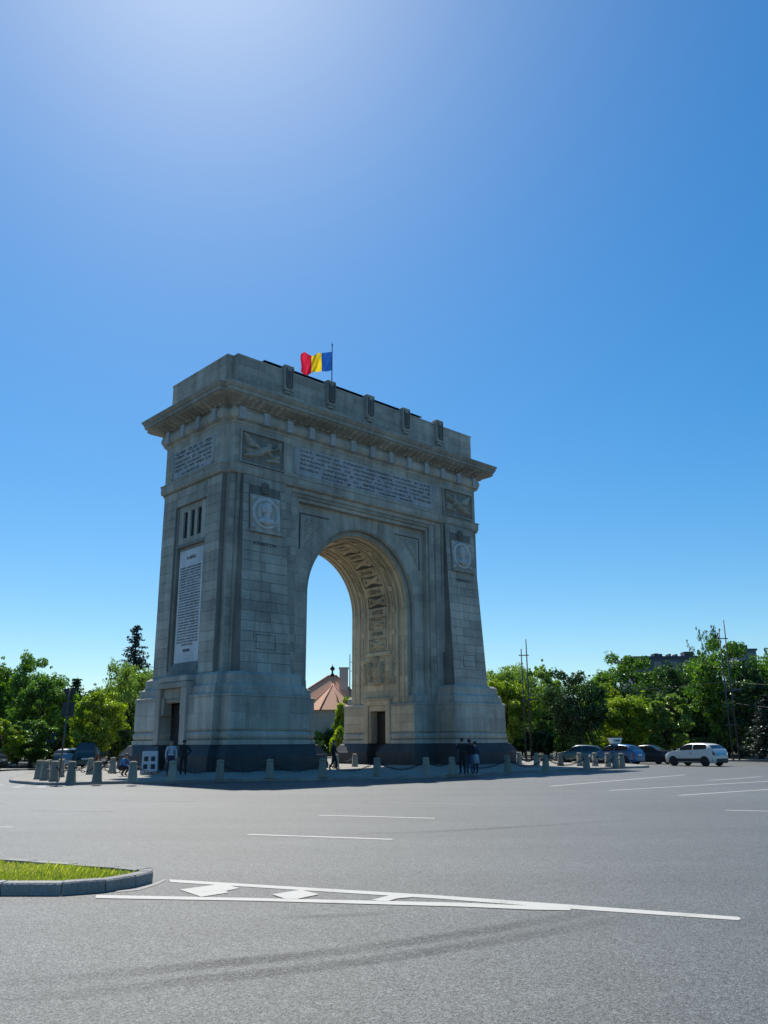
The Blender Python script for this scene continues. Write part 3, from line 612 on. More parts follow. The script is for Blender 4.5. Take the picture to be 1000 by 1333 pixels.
# arch wall: the field between the pylons with its round opening ------
ZS = 12.0
def arc_pts(r, n=56): return [(r * math.cos(math.pi * k / n), ZS + r * math.sin(math.pi * k / n)) for k in range(n + 1)]
angs = sorted(set([math.pi * k / 56 for k in range(57)] + [math.atan2(6.45, 6.5), math.pi - math.atan2(6.45, 6.5)]))
mb = MB(); inn = [(5.45 * math.cos(a), ZS + 5.45 * math.sin(a)) for a in angs]; outp = []
for a in angs:
    c, sn = math.cos(a), math.sin(a); t = min(6.5 / abs(c) if abs(c) > 1e-6 else 99, 6.45 / sn if sn > 1e-6 else 99); outp.append((t * c, ZS + t * sn))
N = len(angs)
for v, fl in ((.75, 1), (B - .75, 0)):
    fs = [(i, N + i, N + i + 1, i + 1) for i in range(N - 1)]
    mb.add([(u, v, z) for u, z in inn] + [(u, v, z) for u, z in outp], fs if fl else [f[::-1] for f in fs])
aw = mb.build('arch_wall', STONE, ARCH)
def barrel(name, r, v0, v1, mat, n=56):
    a = arc_pts(r, n); m = MB().add([(u, v0, z) for u, z in a] + [(u, v1, z) for u, z in a], [(i + 1, i, n + 1 + i, n + 2 + i) for i in range(n)], True); return m
mb = MB()
for fl in (0, 1):
    c = lambda v: B - v if fl else v
    a, b2 = arc_pts(5.45), arc_pts(5.0); n = 56
    mb.add([(u, c(.75), z) for u, z in a] + [(u, c(1.1), z) for u, z in a], [(i + 1, i, n + 1 + i, n + 2 + i)[::-1 if fl else 1] for i in range(n)], True)
    mb.add([(u, c(1.1), z) for u, z in b2] + [(u, c(1.1), z) for u, z in a], [(i, n + 1 + i, n + 2 + i, i + 1)[::-1 if fl else 1] for i in range(n)])
mb.build('arch_reveal', STONE, ARCH)
vault = barrel('v', 5.0, 1.1, B - 1.1, STONE_W).build('vault', STONE_W, ARCH)
# moulded bands on the reveal and vault
def band(r0, r1, v0, v1, name, mat, par, legs=4.66):
    n = 48; pts = [(math.cos(math.pi * k / n), math.sin(math.pi * k / n)) for k in range(n + 1)]
    path = [((1, 0), legs)] + [((c, s_), ZS) for c, s_ in pts] + [((-1, 0), legs)]; V = []; Fc = []
    for (c, s_), zb in path:
        for r, v in ((r0, v0), (r0, v1), (r1, v1), (r1, v0)): V.append((r * c, v, zb + r * s_))
    for i in range(len(path) - 1):
        for k in range(4): Fc.append((i * 4 + k, i * 4 + (k + 1) % 4, i * 4 + 4 + (k + 1) % 4, i * 4 + 4 + k))
    return MB().add(V, Fc, True).build(name, mat, par)
for c in (lambda v: v, lambda v: B - v):
    for r0, r1, v0, v1 in ((5.02, 4.93, 1.45, 1.6), (5.02, 4.9, 2.0, 2.2), (5.47, 5.36, .8, .95)): band(r0, r1, min(c(v0), c(v1)), max(c(v0), c(v1)), 'vault_moulding', STONE_W if r0 < 5.3 else STONE, ARCH)
# voussoirs of the front arch
nv = 31
for k in range(nv):
    a0, a1 = math.pi * k / nv + .0015, math.pi * (k + 1) / nv - .0015; r0, r1 = 5.46, 6.62
    if k in (0, nv - 1): r1 = 6.45
    P4 = [(r * math.cos(a), ZS + r * math.sin(a)) for r, a in ((r0, a0), (r1, a0), (r1, a1), (r0, a1))]
    P4 = [(max(-6.49, min(6.49, u)), z) for u, z in P4]; d = .735 - random.uniform(.0, .012)
    MB().hexa([(P4[0][0], d, P4[0][1]), (P4[1][0], d, P4[1][1]), (P4[1][0], .76, P4[1][1]), (P4[0][0], .76, P4[0][1])], [(P4[3][0], d, P4[3][1]), (P4[2][0], d, P4[2][1]), (P4[2][0], .76, P4[2][1]), (P4[3][0], .76, P4[3][1])]).build('voussoir', STONE, aw)
# spandrel reliefs
for s in (-1, 1):
    def spm(X, Y, s=s):
        Uu = X * s + 4.6; Zz = Y + 16.4; return ((np.hypot(Uu, Zz - ZS) > 6.8)).astype(float)
    caps = [(.55 * s, .5, .42, .55 * s, .5, .42, .5), (.55 * s, .5, .2, .55 * s, .5, .2, 1)]
    for k in range(9):
        a = R(180 + k * 14); caps.append((.6 * s, .55, .1, (.6 + 1.5 * math.cos(a)) * s, .55 + 1.5 * math.sin(a), .05, .8))
    for t in range(7): caps.append(((.95) * s, .8 - t * .32, .09, (.7) * s, .65 - t * .32, .05, .7)); caps.append(((.8 - t * .36) * s, .95, .09, (.7 - t * .36) * s, .7, .05, .7))
    sp = place('spandrel_relief', relief_mesh('spandrel_relief', 2.5, 2.4, 64, 64, caps, STONE, .14, .1, spm, keep=lambda X, Y, s=s: np.hypot(X * s + 4.6, Y + 16.4 - ZS) > 6.66), ARCH, front_m(s * 4.6, .742, 16.4))
    mb = MB(); mb.box(min(s * 3.4, s * 6.1), max(s * 3.4, s * 6.1), .69, .76, 17.68, 17.75); mb.box(min(s * 6.03, s * 6.1), max(s * 6.03, s * 6.1), .69, .76, 15.1, 17.68); mb.build('spandrel_frame', STONE_D, ARCH)
# lintel steps over the field
for u, v, z0, z1 in ((6.5, .35, 18.45, 18.7), (6.75, .2, 18.7, 18.95), (7.35, .08, 18.95, 19.25)):
    for b_ in (0, 1): MB().box(-u, u, B - 1.2 if b_ else v, B - v if b_ else 1.2, z0, z1).build('lintel_step', STONE, ARCH)
# decoration along the vault: ladders of lettered tablets and crossed reliefs
def path(s, q):           # q metres up from z = 8.9 on the passage wall
    L = ZS - 8.9
    if q < L: return Vector((s * 5.0, 0, 8.9 + q)), Vector((0, 0, 1)), Vector((-s, 0, 0))
    a = (q - L) / 5.0; return Vector((s * 5 * math.cos(a), 0, ZS + 5 * math.sin(a))), Vector((-s * math.sin(a), 0, math.cos(a))), Vector((-s * math.cos(a), 0, -math.sin(a)))
def curvebox(mb, s, q0, q1, v0, v1, d0, d1, n=5):
    V = []; Fc = []
    for i in range(n + 1):
        p, t, nn = path(s, q0 + (q1 - q0) * i / n)
        for d, v in ((d0, v0), (d0, v1), (d1, v1), (d1, v0)): x = p + nn * d; V.append((x.x, v, x.z))
    for i in range(n):
        for k in range(4): Fc.append((i * 4 + k, i * 4 + 4 + k, i * 4 + 4 + (k + 1) % 4, i * 4 + (k + 1) % 4)[::s])
    Fc.append((0, 1, 2, 3)[::s]); Fc.append(tuple(n * 4 + i for i in (3, 2, 1, 0))[::s]); return mb.add(V, Fc)
NAMES = ['COŞNA', 'OITUZ', 'CERNA', 'DOAGA', 'CARPAŢI', 'TULNICI']
for s in (1, -1):
    qt = 10.6
    tag(curvebox(MB(), s, -.1, qt, VC - 1.1, VC + 1.1, -.02, .004, 30).build('ladder_ground', STONE_D, ARCH))  # dark strip: shade of the recesses between tablets put into the colour
    la = curvebox(MB(), s, -.1, qt, VC - 1.22, VC - 1.1, -.02, .1, 30); curvebox(la, s, -.1, qt, VC + 1.1, VC + 1.22, -.02, .1, 30); la = la.build('vault_ladder', STONE_W, ARCH)
    mb = MB()
    for e in (-1, 1): curvebox(mb, s, -.1, qt, VC + e * 1.62 - .06, VC + e * 1.62 + .06, -.02, .07, 30)
    mb.build('vault_rail', STONE_W, la)
    for k in range(6):
        q0 = .05 + k * 1.76
        tbt = curvebox(MB(), s, q0 + .92, q0 + 1.68, VC - 1.08, VC + 1.08, -.02, .13).build('name_tablet', STONE_W, la)
        p, t, nn = path(s, q0 + 1.3); M = plane_m(p + nn * .135 + Vector((0, VC, 0)), (0, -s, 0), t)
        if s > 0: place('lettering', text_mesh('lettering', [NAMES[k]], 1.35, .36, STONE_D, .012), la, M)
        p, t, nn = path(s, q0 + .46); M = plane_m(p + nn * .004 + Vector((0, VC, 0)), (0, -s, 0), t)
        cp = [(-.85, -.3, .13, .85, .3, .13, 1), (-.85, .3, .13, .85, -.3, .13, 1), (-.9, -.34, .1, -.9, .34, .1, .7), (.9, -.34, .1, .9, .34, .1, .7), (0, 0, .22, 0, 0, .22, 1), (-.5, 0, .12, -.4, 0, .1, .6), (.5, 0, .12, .4, 0, .1, .6)]
        place('crossed_relief', relief_mesh('crossed_relief', 2.14, .8, 44, 20, cp, STONE_W, .18, .1, cut=True), la, M)
        for e in (-1, 1):
            curvebox(MB(), s, q0 + 1.1, q0 + 1.52, VC + e * 1.85 - .17, VC + e * 1.85 + .17, -.02, .14).build('vault_boss', STONE_W, la)
            curvebox(MB(), s, q0 - .2, q0 + 1.0, VC + e * 1.86 - .05, VC + e * 1.86 + .05, -.02, .06).build('vault_bar', STONE_W, la)
    # coat of arms with crown, shield and two supporters
    ca = [(0, -.2, .42, 0, .15, .45, .75), (0, .75, .22, 0, .85, .25, 1), (-.2, .95, .08, .2, .95, .08, 1), (-.18, 1.05, .08, .18, 1.05, .06, .8), (-.62, .35, .16, -.58, -.3, .2, 1), (-.62, .5, .14, -.7, .62, .11, 1), (.62, .35, .16, .58, -.3, .2, 1), (.62, .5, .14, .7, .62, .11, 1),
          (-.55, -.4, .13, -.7, -.8, .1, .9), (.55, -.4, .13, .7, -.8, .1, .9), (-.5, .1, .08, -.25, .3, .06, .9), (.5, .1, .08, .25, .3, .06, .9), (-.8, -.1, .07, -.88, .4, .05, .8), (.8, -.1, .07, .88, .4, .05, .8), (-.7, -.92, .12, .7, -.92, .12, .8), (-.3, -1.05, .1, .3, -1.05, .1, .9), (0, .1, .16, 0, -.1, .18, 1)]
    place('coat_of_arms', relief_mesh('coat_of_arms', 2.1, 2.5, 60, 70, ca, STONE_W, .42, .08, cut=True), ARCH, pass_m(s, 4.978, VC + .25, 7.3))
    for e in ((-1, 1) if s > 0 else (1,)):
        cs = [(0, .2, .16, 0, -.5, .16, .9), (0, .55, .2, 0, .5, .2, 1), (-.14, -.9, .08, -.1, -.5, .1, .8), (.14, -.9, .08, .1, -.5, .1, .8), (-.2, .9, .07, .2, .9, .07, .8)]
        place('pilaster_relief', relief_mesh('pilaster_relief', .7, 2.3, 24, 60, cs, STONE_W, .3, .05, cut=True), ARCH, pass_m(s, 4.978, VC + e * 1.62, 7.2))
    mb = MB(); curvebox(mb, s, -.42, -.12, VC - 1.5, VC + 1.5, -.02, .2, 1); mb.build('vault_ledge', STONE_W, ARCH)

# string course, attic, frieze, cornice, parapet -------------------
MB().sweep(P0, [(.06, 19.25), (.16, 19.3), (.2, 19.42), (.2, 19.86), (.26, 19.9), (.24, 19.97), (.05, 20.02), (0.0, 20.03)]).build('string_course', STONE, ARCH)
at = MB().sweep(P0, [(0, 20.03), (0, 22.85), (.04, 22.87), (.04, 23.04)]).build('attic', STONE, ARCH)
mb = MB()
ashlar(front_m(-12.35, 0, 22.42), 24.7, .42, .42, 1.3, at, False, mb=mb, d=.02); ashlar(front_m(-12.35, -.2, 19.44), 24.7, .42, .42, 1.2, at, False, mb=mb, d=.015)
for s in (-1, 1):
    ashlar(side_m(s, 12.85, .55 if s > 0 else B - .55, 22.42), B - 1.1, .42, .42, 1.2, at, False, mb=mb, d=.02); ashlar(side_m(s, 13.05, .35 if s > 0 else B - .35, 19.44), B - .7, .42, .42, 1.1, at, False, mb=mb, d=.015)
    ashlar(front_m(min(s * 12.33, s * 11.9), 0, 20.05), .43, 2.35, .47, 1.0, at, False, mb=mb, d=.02); ashlar(front_m(min(s * 7.45, s * 8.05), 0, 20.05), .6, 2.35, .47, 1.0, at, False, mb=mb, d=.02)
    for v0 in (.6, 7.3): ashlar(side_m(s, 12.85, v0 if s > 0 else v0 + .9, 20.05), .9, 2.35, .47, 1.0, at, False, mb=mb, d=.02)
tag(mb.build('facing_stones', STONE, at), kind='stuff')
# winged figures in the attic corners
for back in (0, 1):
    for s in (-1, 1):
        k = s * (1 if not back else -1)
        caps = []
        for i in range(9): caps.append(((.1 + i * .05) * k, .05 + .02 * i, .1, (1.55 - .05 * i) * k, .95 - i * .1, .06, .65))
        for i in range(5): caps.append(((.0) * k, -.1 - i * .05, .09, (1.5 - .12 * i) * k, -.12 - i * .13, .05, .55))
        caps += [(-.55 * k, .42, .17, -.5 * k, .5, .19, 1), (-.4 * k, .2, .26, .1 * k, -.05, .24, 1), (.1 * k, -.1, .22, .75 * k, -.45, .16, .95), (.75 * k, -.45, .16, 1.5 * k, -.62, .08, .85), (-.45 * k, .15, .1, -1.0 * k, .25, .09, .9), (-1.0 * k, .25, .09, -1.35 * k, .55, .08, .9), (-.35 * k, .0, .1, -.9 * k, -.35, .08, .9), (-1.4 * k, .3, .05, -1.4 * k, .85, .06, .8), (-1.35 * k, -.5, .12, -.4 * k, -.62, .1, .6), (-.9 * k, -.35, .2, -1.3 * k, -.2, .16, .7)]
        M = front_m(s * 10.05, .0, 21.25, back)
        ep = MB()
        for x0, x1, y0, y1 in ((-1.85, 1.85, 1.08, 1.17), (-1.85, 1.85, -1.17, -1.08), (-1.85, -1.77, -1.08, 1.08), (1.77, 1.85, -1.08, 1.08)): ep.box(x0, x1, y0, y1, -.02, .2)
        ep = ep.build('relief_frame', STONE, ARCH, M)
        place('winged_figure_relief', relief_mesh('winged_figure_relief', 3.54, 2.16, 120, 76, caps, STONE, .36, .08, cut=True), ep, M @ Matrix.Translation((0, 0, .012)))
        MB().box(-1.77, 1.77, -1.08, 1.08, -.03, .01).build('relief_ground', STONE_G, ep, M)  # ground coloured darker to stand for the shade under the wings
INS = ['DUPĂ · SECOLE · DE · SUFERINŢE · CREŞTINEŞTE · ÎNDURATE · ŞI · LUPTE', 'GRELE · DATE · PENTRU · PĂSTRAREA · FIINŢEI · NAŢIONALE · DUPĂ', 'APĂRAREA · PLINĂ · DE · SACRIFICII · A · CIVILIZAŢIEI · UMANE · SE',
       'ÎNDEPLINI · DREPTATEA · ŞI · PENTRU · POPORUL · ROMÂN · PRIN · SABIA', 'REGELUI · FERDINAND · CU · ÎMPREUNA · LUCRARE · A · ÎNTREGEI', 'NAŢIUNI · ŞI · GÂNDUL · REGINEI · MARIA']
for back in (0, 1):
    M = front_m(0, -.002, 21.3, back); ip = MB().box(-7.05, 7.05, -1.04, 1.04, -.02, .035)
    for s in (-1, 1): ip.box(min(s * 7.05, s * 7.35), max(s * 7.05, s * 7.35), -1.0, 1.0, -.02, .07); ip.tube([(s * 7.2, -.98, .06), (s * 7.2, .98, .06)], .09, 8)
    ip = ip.build('inscription_panel', STONE_L, ARCH, M)
    if not back:
        for i, t in enumerate(INS): place('lettering', text_mesh('lettering', [t], 13.5 if i < 5 else 9.5, .25, STONE_D, .014), ip, M @ Matrix.Translation((0, .82 - i * .328, .036)))
INS2 = ['GLORIE · CELOR · CE · PRIN', 'LUMINA · MINŢII · ŞI · PUTEREA', 'SUFLETULUI · AU · PREGĂTIT', 'UNITATEA · NAŢIONALĂ · GLORIE', 'CELOR · CE · PRIN · VITEJIA · LOR', 'AU · ÎNFĂPTUIT · O']
for s in (-1, 1):
    M = side_m(s, 12.852, VC, 21.25); ip = MB().box(-2.6, 2.6, -1.05, 1.05, -.02, .035)
    for k in (-1, 1): ip.tube([(k * 2.72, -1, .04), (k * 2.72, 1, .04)], .1, 8); ip.box(min(k * 2.6, k * 2.85), max(k * 2.6, k * 2.85), -1.0, 1.0, -.02, .05)
    ip = ip.build('inscription_panel', STONE_L, ARCH, M)
    for i, t in enumerate(INS2): place('lettering', text_mesh('lettering', [t], 4.9 if i < 5 else 3.0, .25, STONE_D, .014), ip, M @ Matrix.Translation((0, .83 - i * .33, .036)))
# frieze: half-round garland tied by square blocks
tor = [(.10 + .26 * math.cos(R(a)), 23.5 + .4 * math.sin(R(a))) for a in range(-90, 91, 15)]
MB().sweep(P0, [(.04, 23.04), (.1, 23.09)] + tor + [(.1, 23.92), (.16, 23.96), (.16, 24.02)], smooth=False).build('garland_frieze', STONE, ARCH)
fb = MB().box(-.24, .24, -.44, .44, 0, .46).mesh('frieze_block', STONE_L)
def fblock(M):
    o = link('frieze_block', fb, ARCH); o.matrix_local = M
for k in range(13):
    u = -12 + 2 * k
    for back in (0, 1): fblock(front_m(u, 0, 23.5, back))
for k in range(4):
    for s in (-1, 1): fblock(side_m(s, 12.85, 1.25 + k * 2.1, 23.5))
MB().sweep(P0, [(.16, 24.02), (.3, 24.06), (.34, 24.14), (1.15, 24.42), (1.18, 24.5), (1.3, 24.52), (1.3, 24.78), (1.36, 24.8), (1.42, 24.9), (1.5, 25.02), (1.5, 25.1), (1.46, 25.12), (-.05, 25.2)]).build('cornice', STONE, ARCH)
mb = MB(); dn = MB()
def corn_run(M, L):
    n = int(L / .52)
    for i in range(n):
        x = (i + .5) * L / n
        lf = MB().hexa([(x - .17, .16, .36), (x + .17, .16, .36), (x + .13, .38, 1.08), (x - .13, .38, 1.08)], [(x - .17, .10, .36), (x + .17, .10, .36), (x + .09, .30, 1.1), (x - .09, .30, 1.1)])
        mb.add([M @ Vector(p) for p in lf.v], lf.f)
        db = MB().box(x - .12, x + .12, .0, .09, .0, .4); dn.add([M @ Vector(p) for p in db.v], db.f)
for back in (0, 1): corn_run(front_m(-12.6 if not back else 12.6, 0, 24.02, back), 25.2)
for s in (-1, 1): corn_run(side_m(s, 12.85, .3 if s > 0 else B - .3, 24.02), B - .6)
tag(mb.build('cornice_leaves', STONE, ARCH), kind='stuff'); tag(dn.build('dentils', STONE, ARCH), kind='stuff')
MB().sweep(P0, [(-.02, 25.15), (-.02, 25.5), (-.1, 25.56), (-.1, 27.86), (-.06, 27.88), (-.06, 28.02), (-.14, 28.04), (-.75, 28.04), (-.75, 27.3)], cap=False).build('parapet', STONE, ARCH)
MB().box(-11.5, 11.5, 1.3, B - 1.3, 27.3, 27.35).build('roof_deck', STONE, ARCH)
mb = MB()
ashlar(front_m(-12.2, .1, 25.6), 24.4, 2.24, .56, 1.5, ARCH, False, mb=mb, d=.02)
ashlar(side_m(-1, 12.75, B - .65, 25.6), B - 1.3, 2.24, .56, 1.4, ARCH, False, mb=mb, d=.02)
tag(mb.build('facing_stones', STONE, ARCH), kind='stuff')
for back in (0, 1):
    for k in range(5):
        M = front_m(-8 + 4 * k, .1, 0, back)
        b_ = MB().box(-.42, .42, 26.35, 28.35, -.3, .3).box(-.3, .3, 26.15, 26.35, -.1, .22).build('parapet_block', STONE, ARCH, M, bevel=.03)
        MB().box(-.3, -.2, 26.7, 28.1, .3, .36).box(.2, .3, 26.7, 28.1, .3, .36).box(-.2, .2, 26.55, 26.7, .3, .38).box(-.12, .12, 26.8, 27.9, .3, .34).build('block_carving', STONE_D, b_, M)
MB().box(-9.9, 6.3, .55, .62, 27.9, 28.3).box(-9.9, 6.3, .3, B - .3, 28.3, 28.36).build('roof_sheet', plain('roof_metal', (.05, .055, .06), .5, .5), ARCH)

# ------------------------------------------------------------------ flag on the roof of the arch
AM = Matrix.Translation((-1.1186, 61.697, 0)) @ Matrix.Rotation(0.7543, 4, 'Z')
fpos = AM @ Vector((-.25, 4.4, 27.35))
fg = empty('flag', fpos, 0, 'blue, yellow and red flag flying from a pole on the roof of the arch', 'flag')
MB().tube([(0, 0, 0), (0, 0, 6.9)], [.05, .035], 8).lathe([(.0, 6.9), (.06, 6.95), (.06, 7.05), (.02, 7.12), (0.01, 7.3)], 8).build('flagpole', IRON, fg)
FCOL = [plain('flag_blue', (.012, .085, .36), .7), plain('flag_yellow', (.80, .58, .015), .7), plain('flag_red', (.50, .018, .05), .7)]
for m in FCOL:
    n = m.node_tree.nodes; l = m.node_tree.links; b = n['Principled BSDF']; t = n.new('ShaderNodeBsdfTranslucent'); t.inputs['Color'].default_value = b.inputs['Base Color'].default_value
    mx = n.new('ShaderNodeMixShader'); mx.inputs[0].default_value = .55; l.new(b.outputs[0], mx.inputs[1]); l.new(t.outputs[0], mx.inputs[2]); l.new(mx.outputs[0], n['Material Output'].inputs['Surface'])
def fwave(a, h): # a 0..1 along the fly, h 0..1 up
    amp = .34 * a ** .7
    y = amp * (math.sin(a * 9.5 + h * 1.6) + .5 * math.sin(a * 17 - h * 3.1) + .22 * math.sin(a * 31 + h * 9)); x = -2.62 * a + .05 * math.sin(h * 6) * a
    z = 4.66 + h * 1.72 - .28 * a + .1 * a * math.sin(a * 7 + h * 2) - .05 * math.sin(a * 3.14); return (x, y, z)
for k in range(3):
    nx, ny = 14, 14; V = []; Fc = []
    for i in range(nx + 1):
        for j in range(ny + 1): V.append(fwave((k + i / nx) / 3, j / ny))
    for i in range(nx):
        for j in range(ny): q = i * (ny + 1) + j; Fc.append((q, q + 1, q + ny + 2, q + ny + 1))
    MB().add(V, Fc, True).build('flag_stripe', FCOL[k], fg)

# ------------------------------------------------------------------ bollards and chains
def bollard_proto():
    t = empty('bollard')
    MB().lathe([(.235, 0), (.235, .03), (.215, .06), (.165, .72), (.15, .73), (.15, .75), (.17, .76), (.17, .80), (.15, .84), (.10, .868), (.0, .875)], 14).build('post', BOLLARD, t)
    for s in (-1, 1): MB().tube([(s * (.17 + .05 * math.cos(a)), 0, .60 + .05 * math.sin(a)) for a in [k * math.pi / 5 for k in range(10)] + [0]], .013, 6).build('chain_ring', IRON, t)
    return t
BP = bollard_proto(); first = True
ROWN = [(58, 1015.6), (70, 1017), (92, 1018), (126, 1018.3), (172, 1018.6), (224, 1017.3), (286, 1015), (351, 1013.2), (420, 1012.2), (491, 1010.5), (555, 1009), (589, 1008.3), (661, 1005), (711, 1003.2), (764, 1001.2), (802, 999.9), (810, 999.4)]
ROWF = [(50, 1014), (62, 1012.6), (78, 1011.5), (117, 1008), (146, 1006.6)]
ROWR = [(792, 998.2), (775, 997.4), (755, 997.2), (730, 997), (699, 997.4), (676, 995)]
ROWB = [(437.5, 999.0), (462, 998.0)]
NLAB = ['stone bollard at the rounded left end of the island kerb', 'stone bollard right behind the pole with the two sign backs', 'sunlit stone bollard first to the arch side of the sign pole', 'sunlit stone bollard between the sign pole and the crouching person', 'stone bollard just in front of the white picture board', 'stone bollard standing before the person with the backpack',
        'shaded stone bollard before the near corner of the left pylon', 'shaded stone bollard before the middle of the left pylon', 'shaded stone bollard before the left edge of the archway', 'shaded stone bollard in front of the door inside the archway', 'shaded stone bollard before the inner edge of the right pylon', 'shaded stone bollard beside the group of three people',
        'stone bollard before the outer corner of the right pylon', 'shaded bollard past the right pylon, first before the teal car', 'shaded bollard in front of the blue car', 'sunlit bollard of the pair at the pointed end of the island', 'outermost bollard of the pair at the pointed end of the island']
FLAB = ['sunlit bollard at the island end nearest the left road', 'sunlit bollard in the cluster behind the sign pole', 'sunlit bollard behind the sign pole, closest to the silver car', 'sunlit bollard in front of the dark van', 'sunlit bollard between the dark van and the arch base']
RLAB = ['sunlit bollard in front of the tail of the blue car', 'sunlit bollard in front of the nose of the blue car', 'sunlit bollard between the teal and blue cars', 'sunlit bollard in front of the nose of the teal car', 'sunlit bollard before the twin poles by the arch', 'bollard close against the right end of the arch base']
ALAB = ['small sunlit stone bollard behind the walking person in the archway', 'small sunlit bollard behind the right pylon base in the archway']
def put_bollard(p, label, group, rz):
    global first
    o = BP if first else copy_tree(BP); first = False
    o.location = p; o.rotation_euler = (0, 0, rz); tag(o, label, 'bollard', group); return o
def chain(a, b, label, group):
    a, b = Vector(a), Vector(b); L = (b - a).length
    if L > 7.5: return
    d = (b - a).normalized(); a = a + d * .22; b = b - d * .22; L = (b - a).length; n = max(6, int(L / .13)); mb = MB(); sag = min(.34, .08 + .1 * L)
    pts = [a.lerp(b, i / n) - Vector((0, 0, sag * 4 * (i / n) * (1 - i / n))) for i in range(n + 1)]
    for i in range(n):
        p, q = pts[i], pts[i + 1]; t = (q - p).normalized(); up = Vector((0, 0, 1)); sd = t.cross(up).normalized(); nn = (sd if i % 2 else sd.cross(t)); c = (p + q) / 2; h = (q - p).length * .62
        loop = [c + t * h * math.cos(k * math.pi / 4) + nn * .042 * math.sin(k * math.pi / 4) for k in range(8)]; loop.append(loop[0])
        mb.tube(loop, .016, 4, cap=False)
    o = mb.build('chain', IRON); tag(o, label, 'chain', group); return o
def row(px, lab, grp, clab, cgrp):
    P = [gp(x, y, .128) for x, y in px]
    for i, p in enumerate(P):
        d = P[min(i + 1, len(P) - 1)] - P[max(i - 1, 0)]; put_bollard(p, lab[i], grp, math.atan2(d.y, d.x))
    for i, (a, b) in enumerate(zip(P[:-1], P[1:])): chain(a + Vector((0, 0, .6)), b + Vector((0, 0, .6)), ' '.join(('black chain starting at the ' + lab[i]).split()[:16]), cgrp)
row(ROWN, NLAB, 'bollards along the near kerb', 'black iron chain sagging between bollards of the road-side row', 'chains along the near kerb')
row(ROWF, FLAB, 'bollards on the sunlit paving by the van', 'black chain between the sunlit bollards beside the van', 'chains by the van')
row(ROWR, RLAB, 'bollards before the cars', 'black chain between the bollards in front of the cars', 'chains before the cars')
row(ROWB, ALAB, 'bollards behind the arch', 'black chain behind the arch seen through the opening', 'chains behind the arch')

# ------------------------------------------------------------------ trees
def leaf_quads(C, n_per, rad, size, rng, flat=1.0):
    """C clump centres (k,3); rhombic leaves scattered in each clump"""
    k = len(C); N = k * n_per; c = np.repeat(C, n_per, 0); r = np.repeat(rad, n_per)
    d = rng.normal(size=(N, 3)); d /= np.linalg.norm(d, axis=1, keepdims=True); rr = r * rng.uniform(.25, 1, N) ** .5
    p = c + d * rr[:, None] * np.array([1, 1, .8 * flat])
    nrm = d * .8 + rng.normal(size=(N, 3)) * .8 + np.array([0, 0, .35]); nrm /= np.linalg.norm(nrm, axis=1, keepdims=True)
    a = np.cross(nrm, rng.normal(size=(N, 3))); a /= np.linalg.norm(a, axis=1, keepdims=True) + 1e-9; b = np.cross(nrm, a); s = size * rng.uniform(.6, 1.35, N)[:, None]
    droop = np.array([0, 0, -.18]) * s
    V = np.stack([p - a * s * .62, p - b * s * .34 + nrm * s * .08, p + a * s * .62 + droop, p + b * s * .34 + nrm * s * .08], 1).reshape(-1, 3)
    return V, np.arange(N * 4).reshape(-1, 4)
TREES = {}
def broadleaf(key, seed, h, cr, trunk_h, nc, npc, leaf, mat, shape=1.0, sparse=1.0):
    rng = np.random.default_rng(seed); rnd = random.Random(seed); mb = MB()
    ch = h - trunk_h; cz = trunk_h + ch * .5
    # clump centres: shell-biased, lumpy ellipsoid
    C = []; lob = [(rng.normal(size=3), rng.uniform(.2, .45)) for _ in range(7)]
    while len(C) < nc:
        d = rng.normal(size=3); d /= np.linalg.norm(d); bump = 1 + sum(a * max(0, np.dot(d, l / np.linalg.norm(l))) ** 6 for l, a in lob) - .18
        r = rng.uniform(.35, 1) ** .5 * bump; p = d * r * np.array([cr, cr, ch * .5 * shape]); p[2] += cz
        if d[2] < -.3: p[:2] *= .8
        if p[2] < trunk_h * .75: continue
        C.append(p)
    C = np.array(C); rad = rng.uniform(.55, 1.1, nc) * cr * .275 * sparse
    top = Vector((rnd.uniform(-.4, .4), rnd.uniform(-.4, .4), trunk_h + ch * .62)); r0 = .028 * h
    tp = [Vector((0, 0, -.1)), Vector((.03 * h * rnd.uniform(-.4, .4), .02 * h * rnd.uniform(-.4, .4), trunk_h * .55)), Vector((top.x * .4, top.y * .4, trunk_h)), top.lerp(Vector((0, 0, trunk_h)), .4), top]
    mb.tube(tp, [r0 * 1.25, r0 * .9, r0 * .78, r0 * .5, r0 * .15], 9)
    idx = rng.permutation(nc)[:min(nc, 26)]
    for i in idx:
        e = Vector(C[i]); t = rnd.uniform(.35, .95); s_ = Vector((tp[2].x, tp[2].y, trunk_h)).lerp(top, max(0, min(.9, (e.z - trunk_h) / max(.1, ch) * .8 - .1))); m = s_.lerp(e, .5) + Vector((rnd.uniform(-.3, .3), rnd.uniform(-.3, .3), .12 * (e - s_).length))
        rr = r0 * rnd.uniform(.22, .42); mb.tube([s_, m, e], [rr, rr * .6, rr * .15], 5)
    V, Fq = leaf_quads(C, npc, rad, leaf, rng)
    C2 = []; ctr = np.array([0, 0, cz])
    for _ in range(nc * 2):
        i = rng.integers(nc); d = C[i] - ctr; d /= np.linalg.norm(d) + 1e-6; C2.append(C[i] + (d + rng.normal(size=3) * .4) * rad[i] * rng.uniform(.6, 1.05))
    V2, F2 = leaf_quads(np.array(C2), 18, rng.uniform(.12, .3, len(C2)) * cr * .3, leaf * .85, rng)
    F2 = F2 + len(V); V = np.concatenate([V, V2]); Fq = np.concatenate([Fq, F2])
    return (mb.mesh('trunk', BARK), npmesh('crown', V, Fq, mat), h)
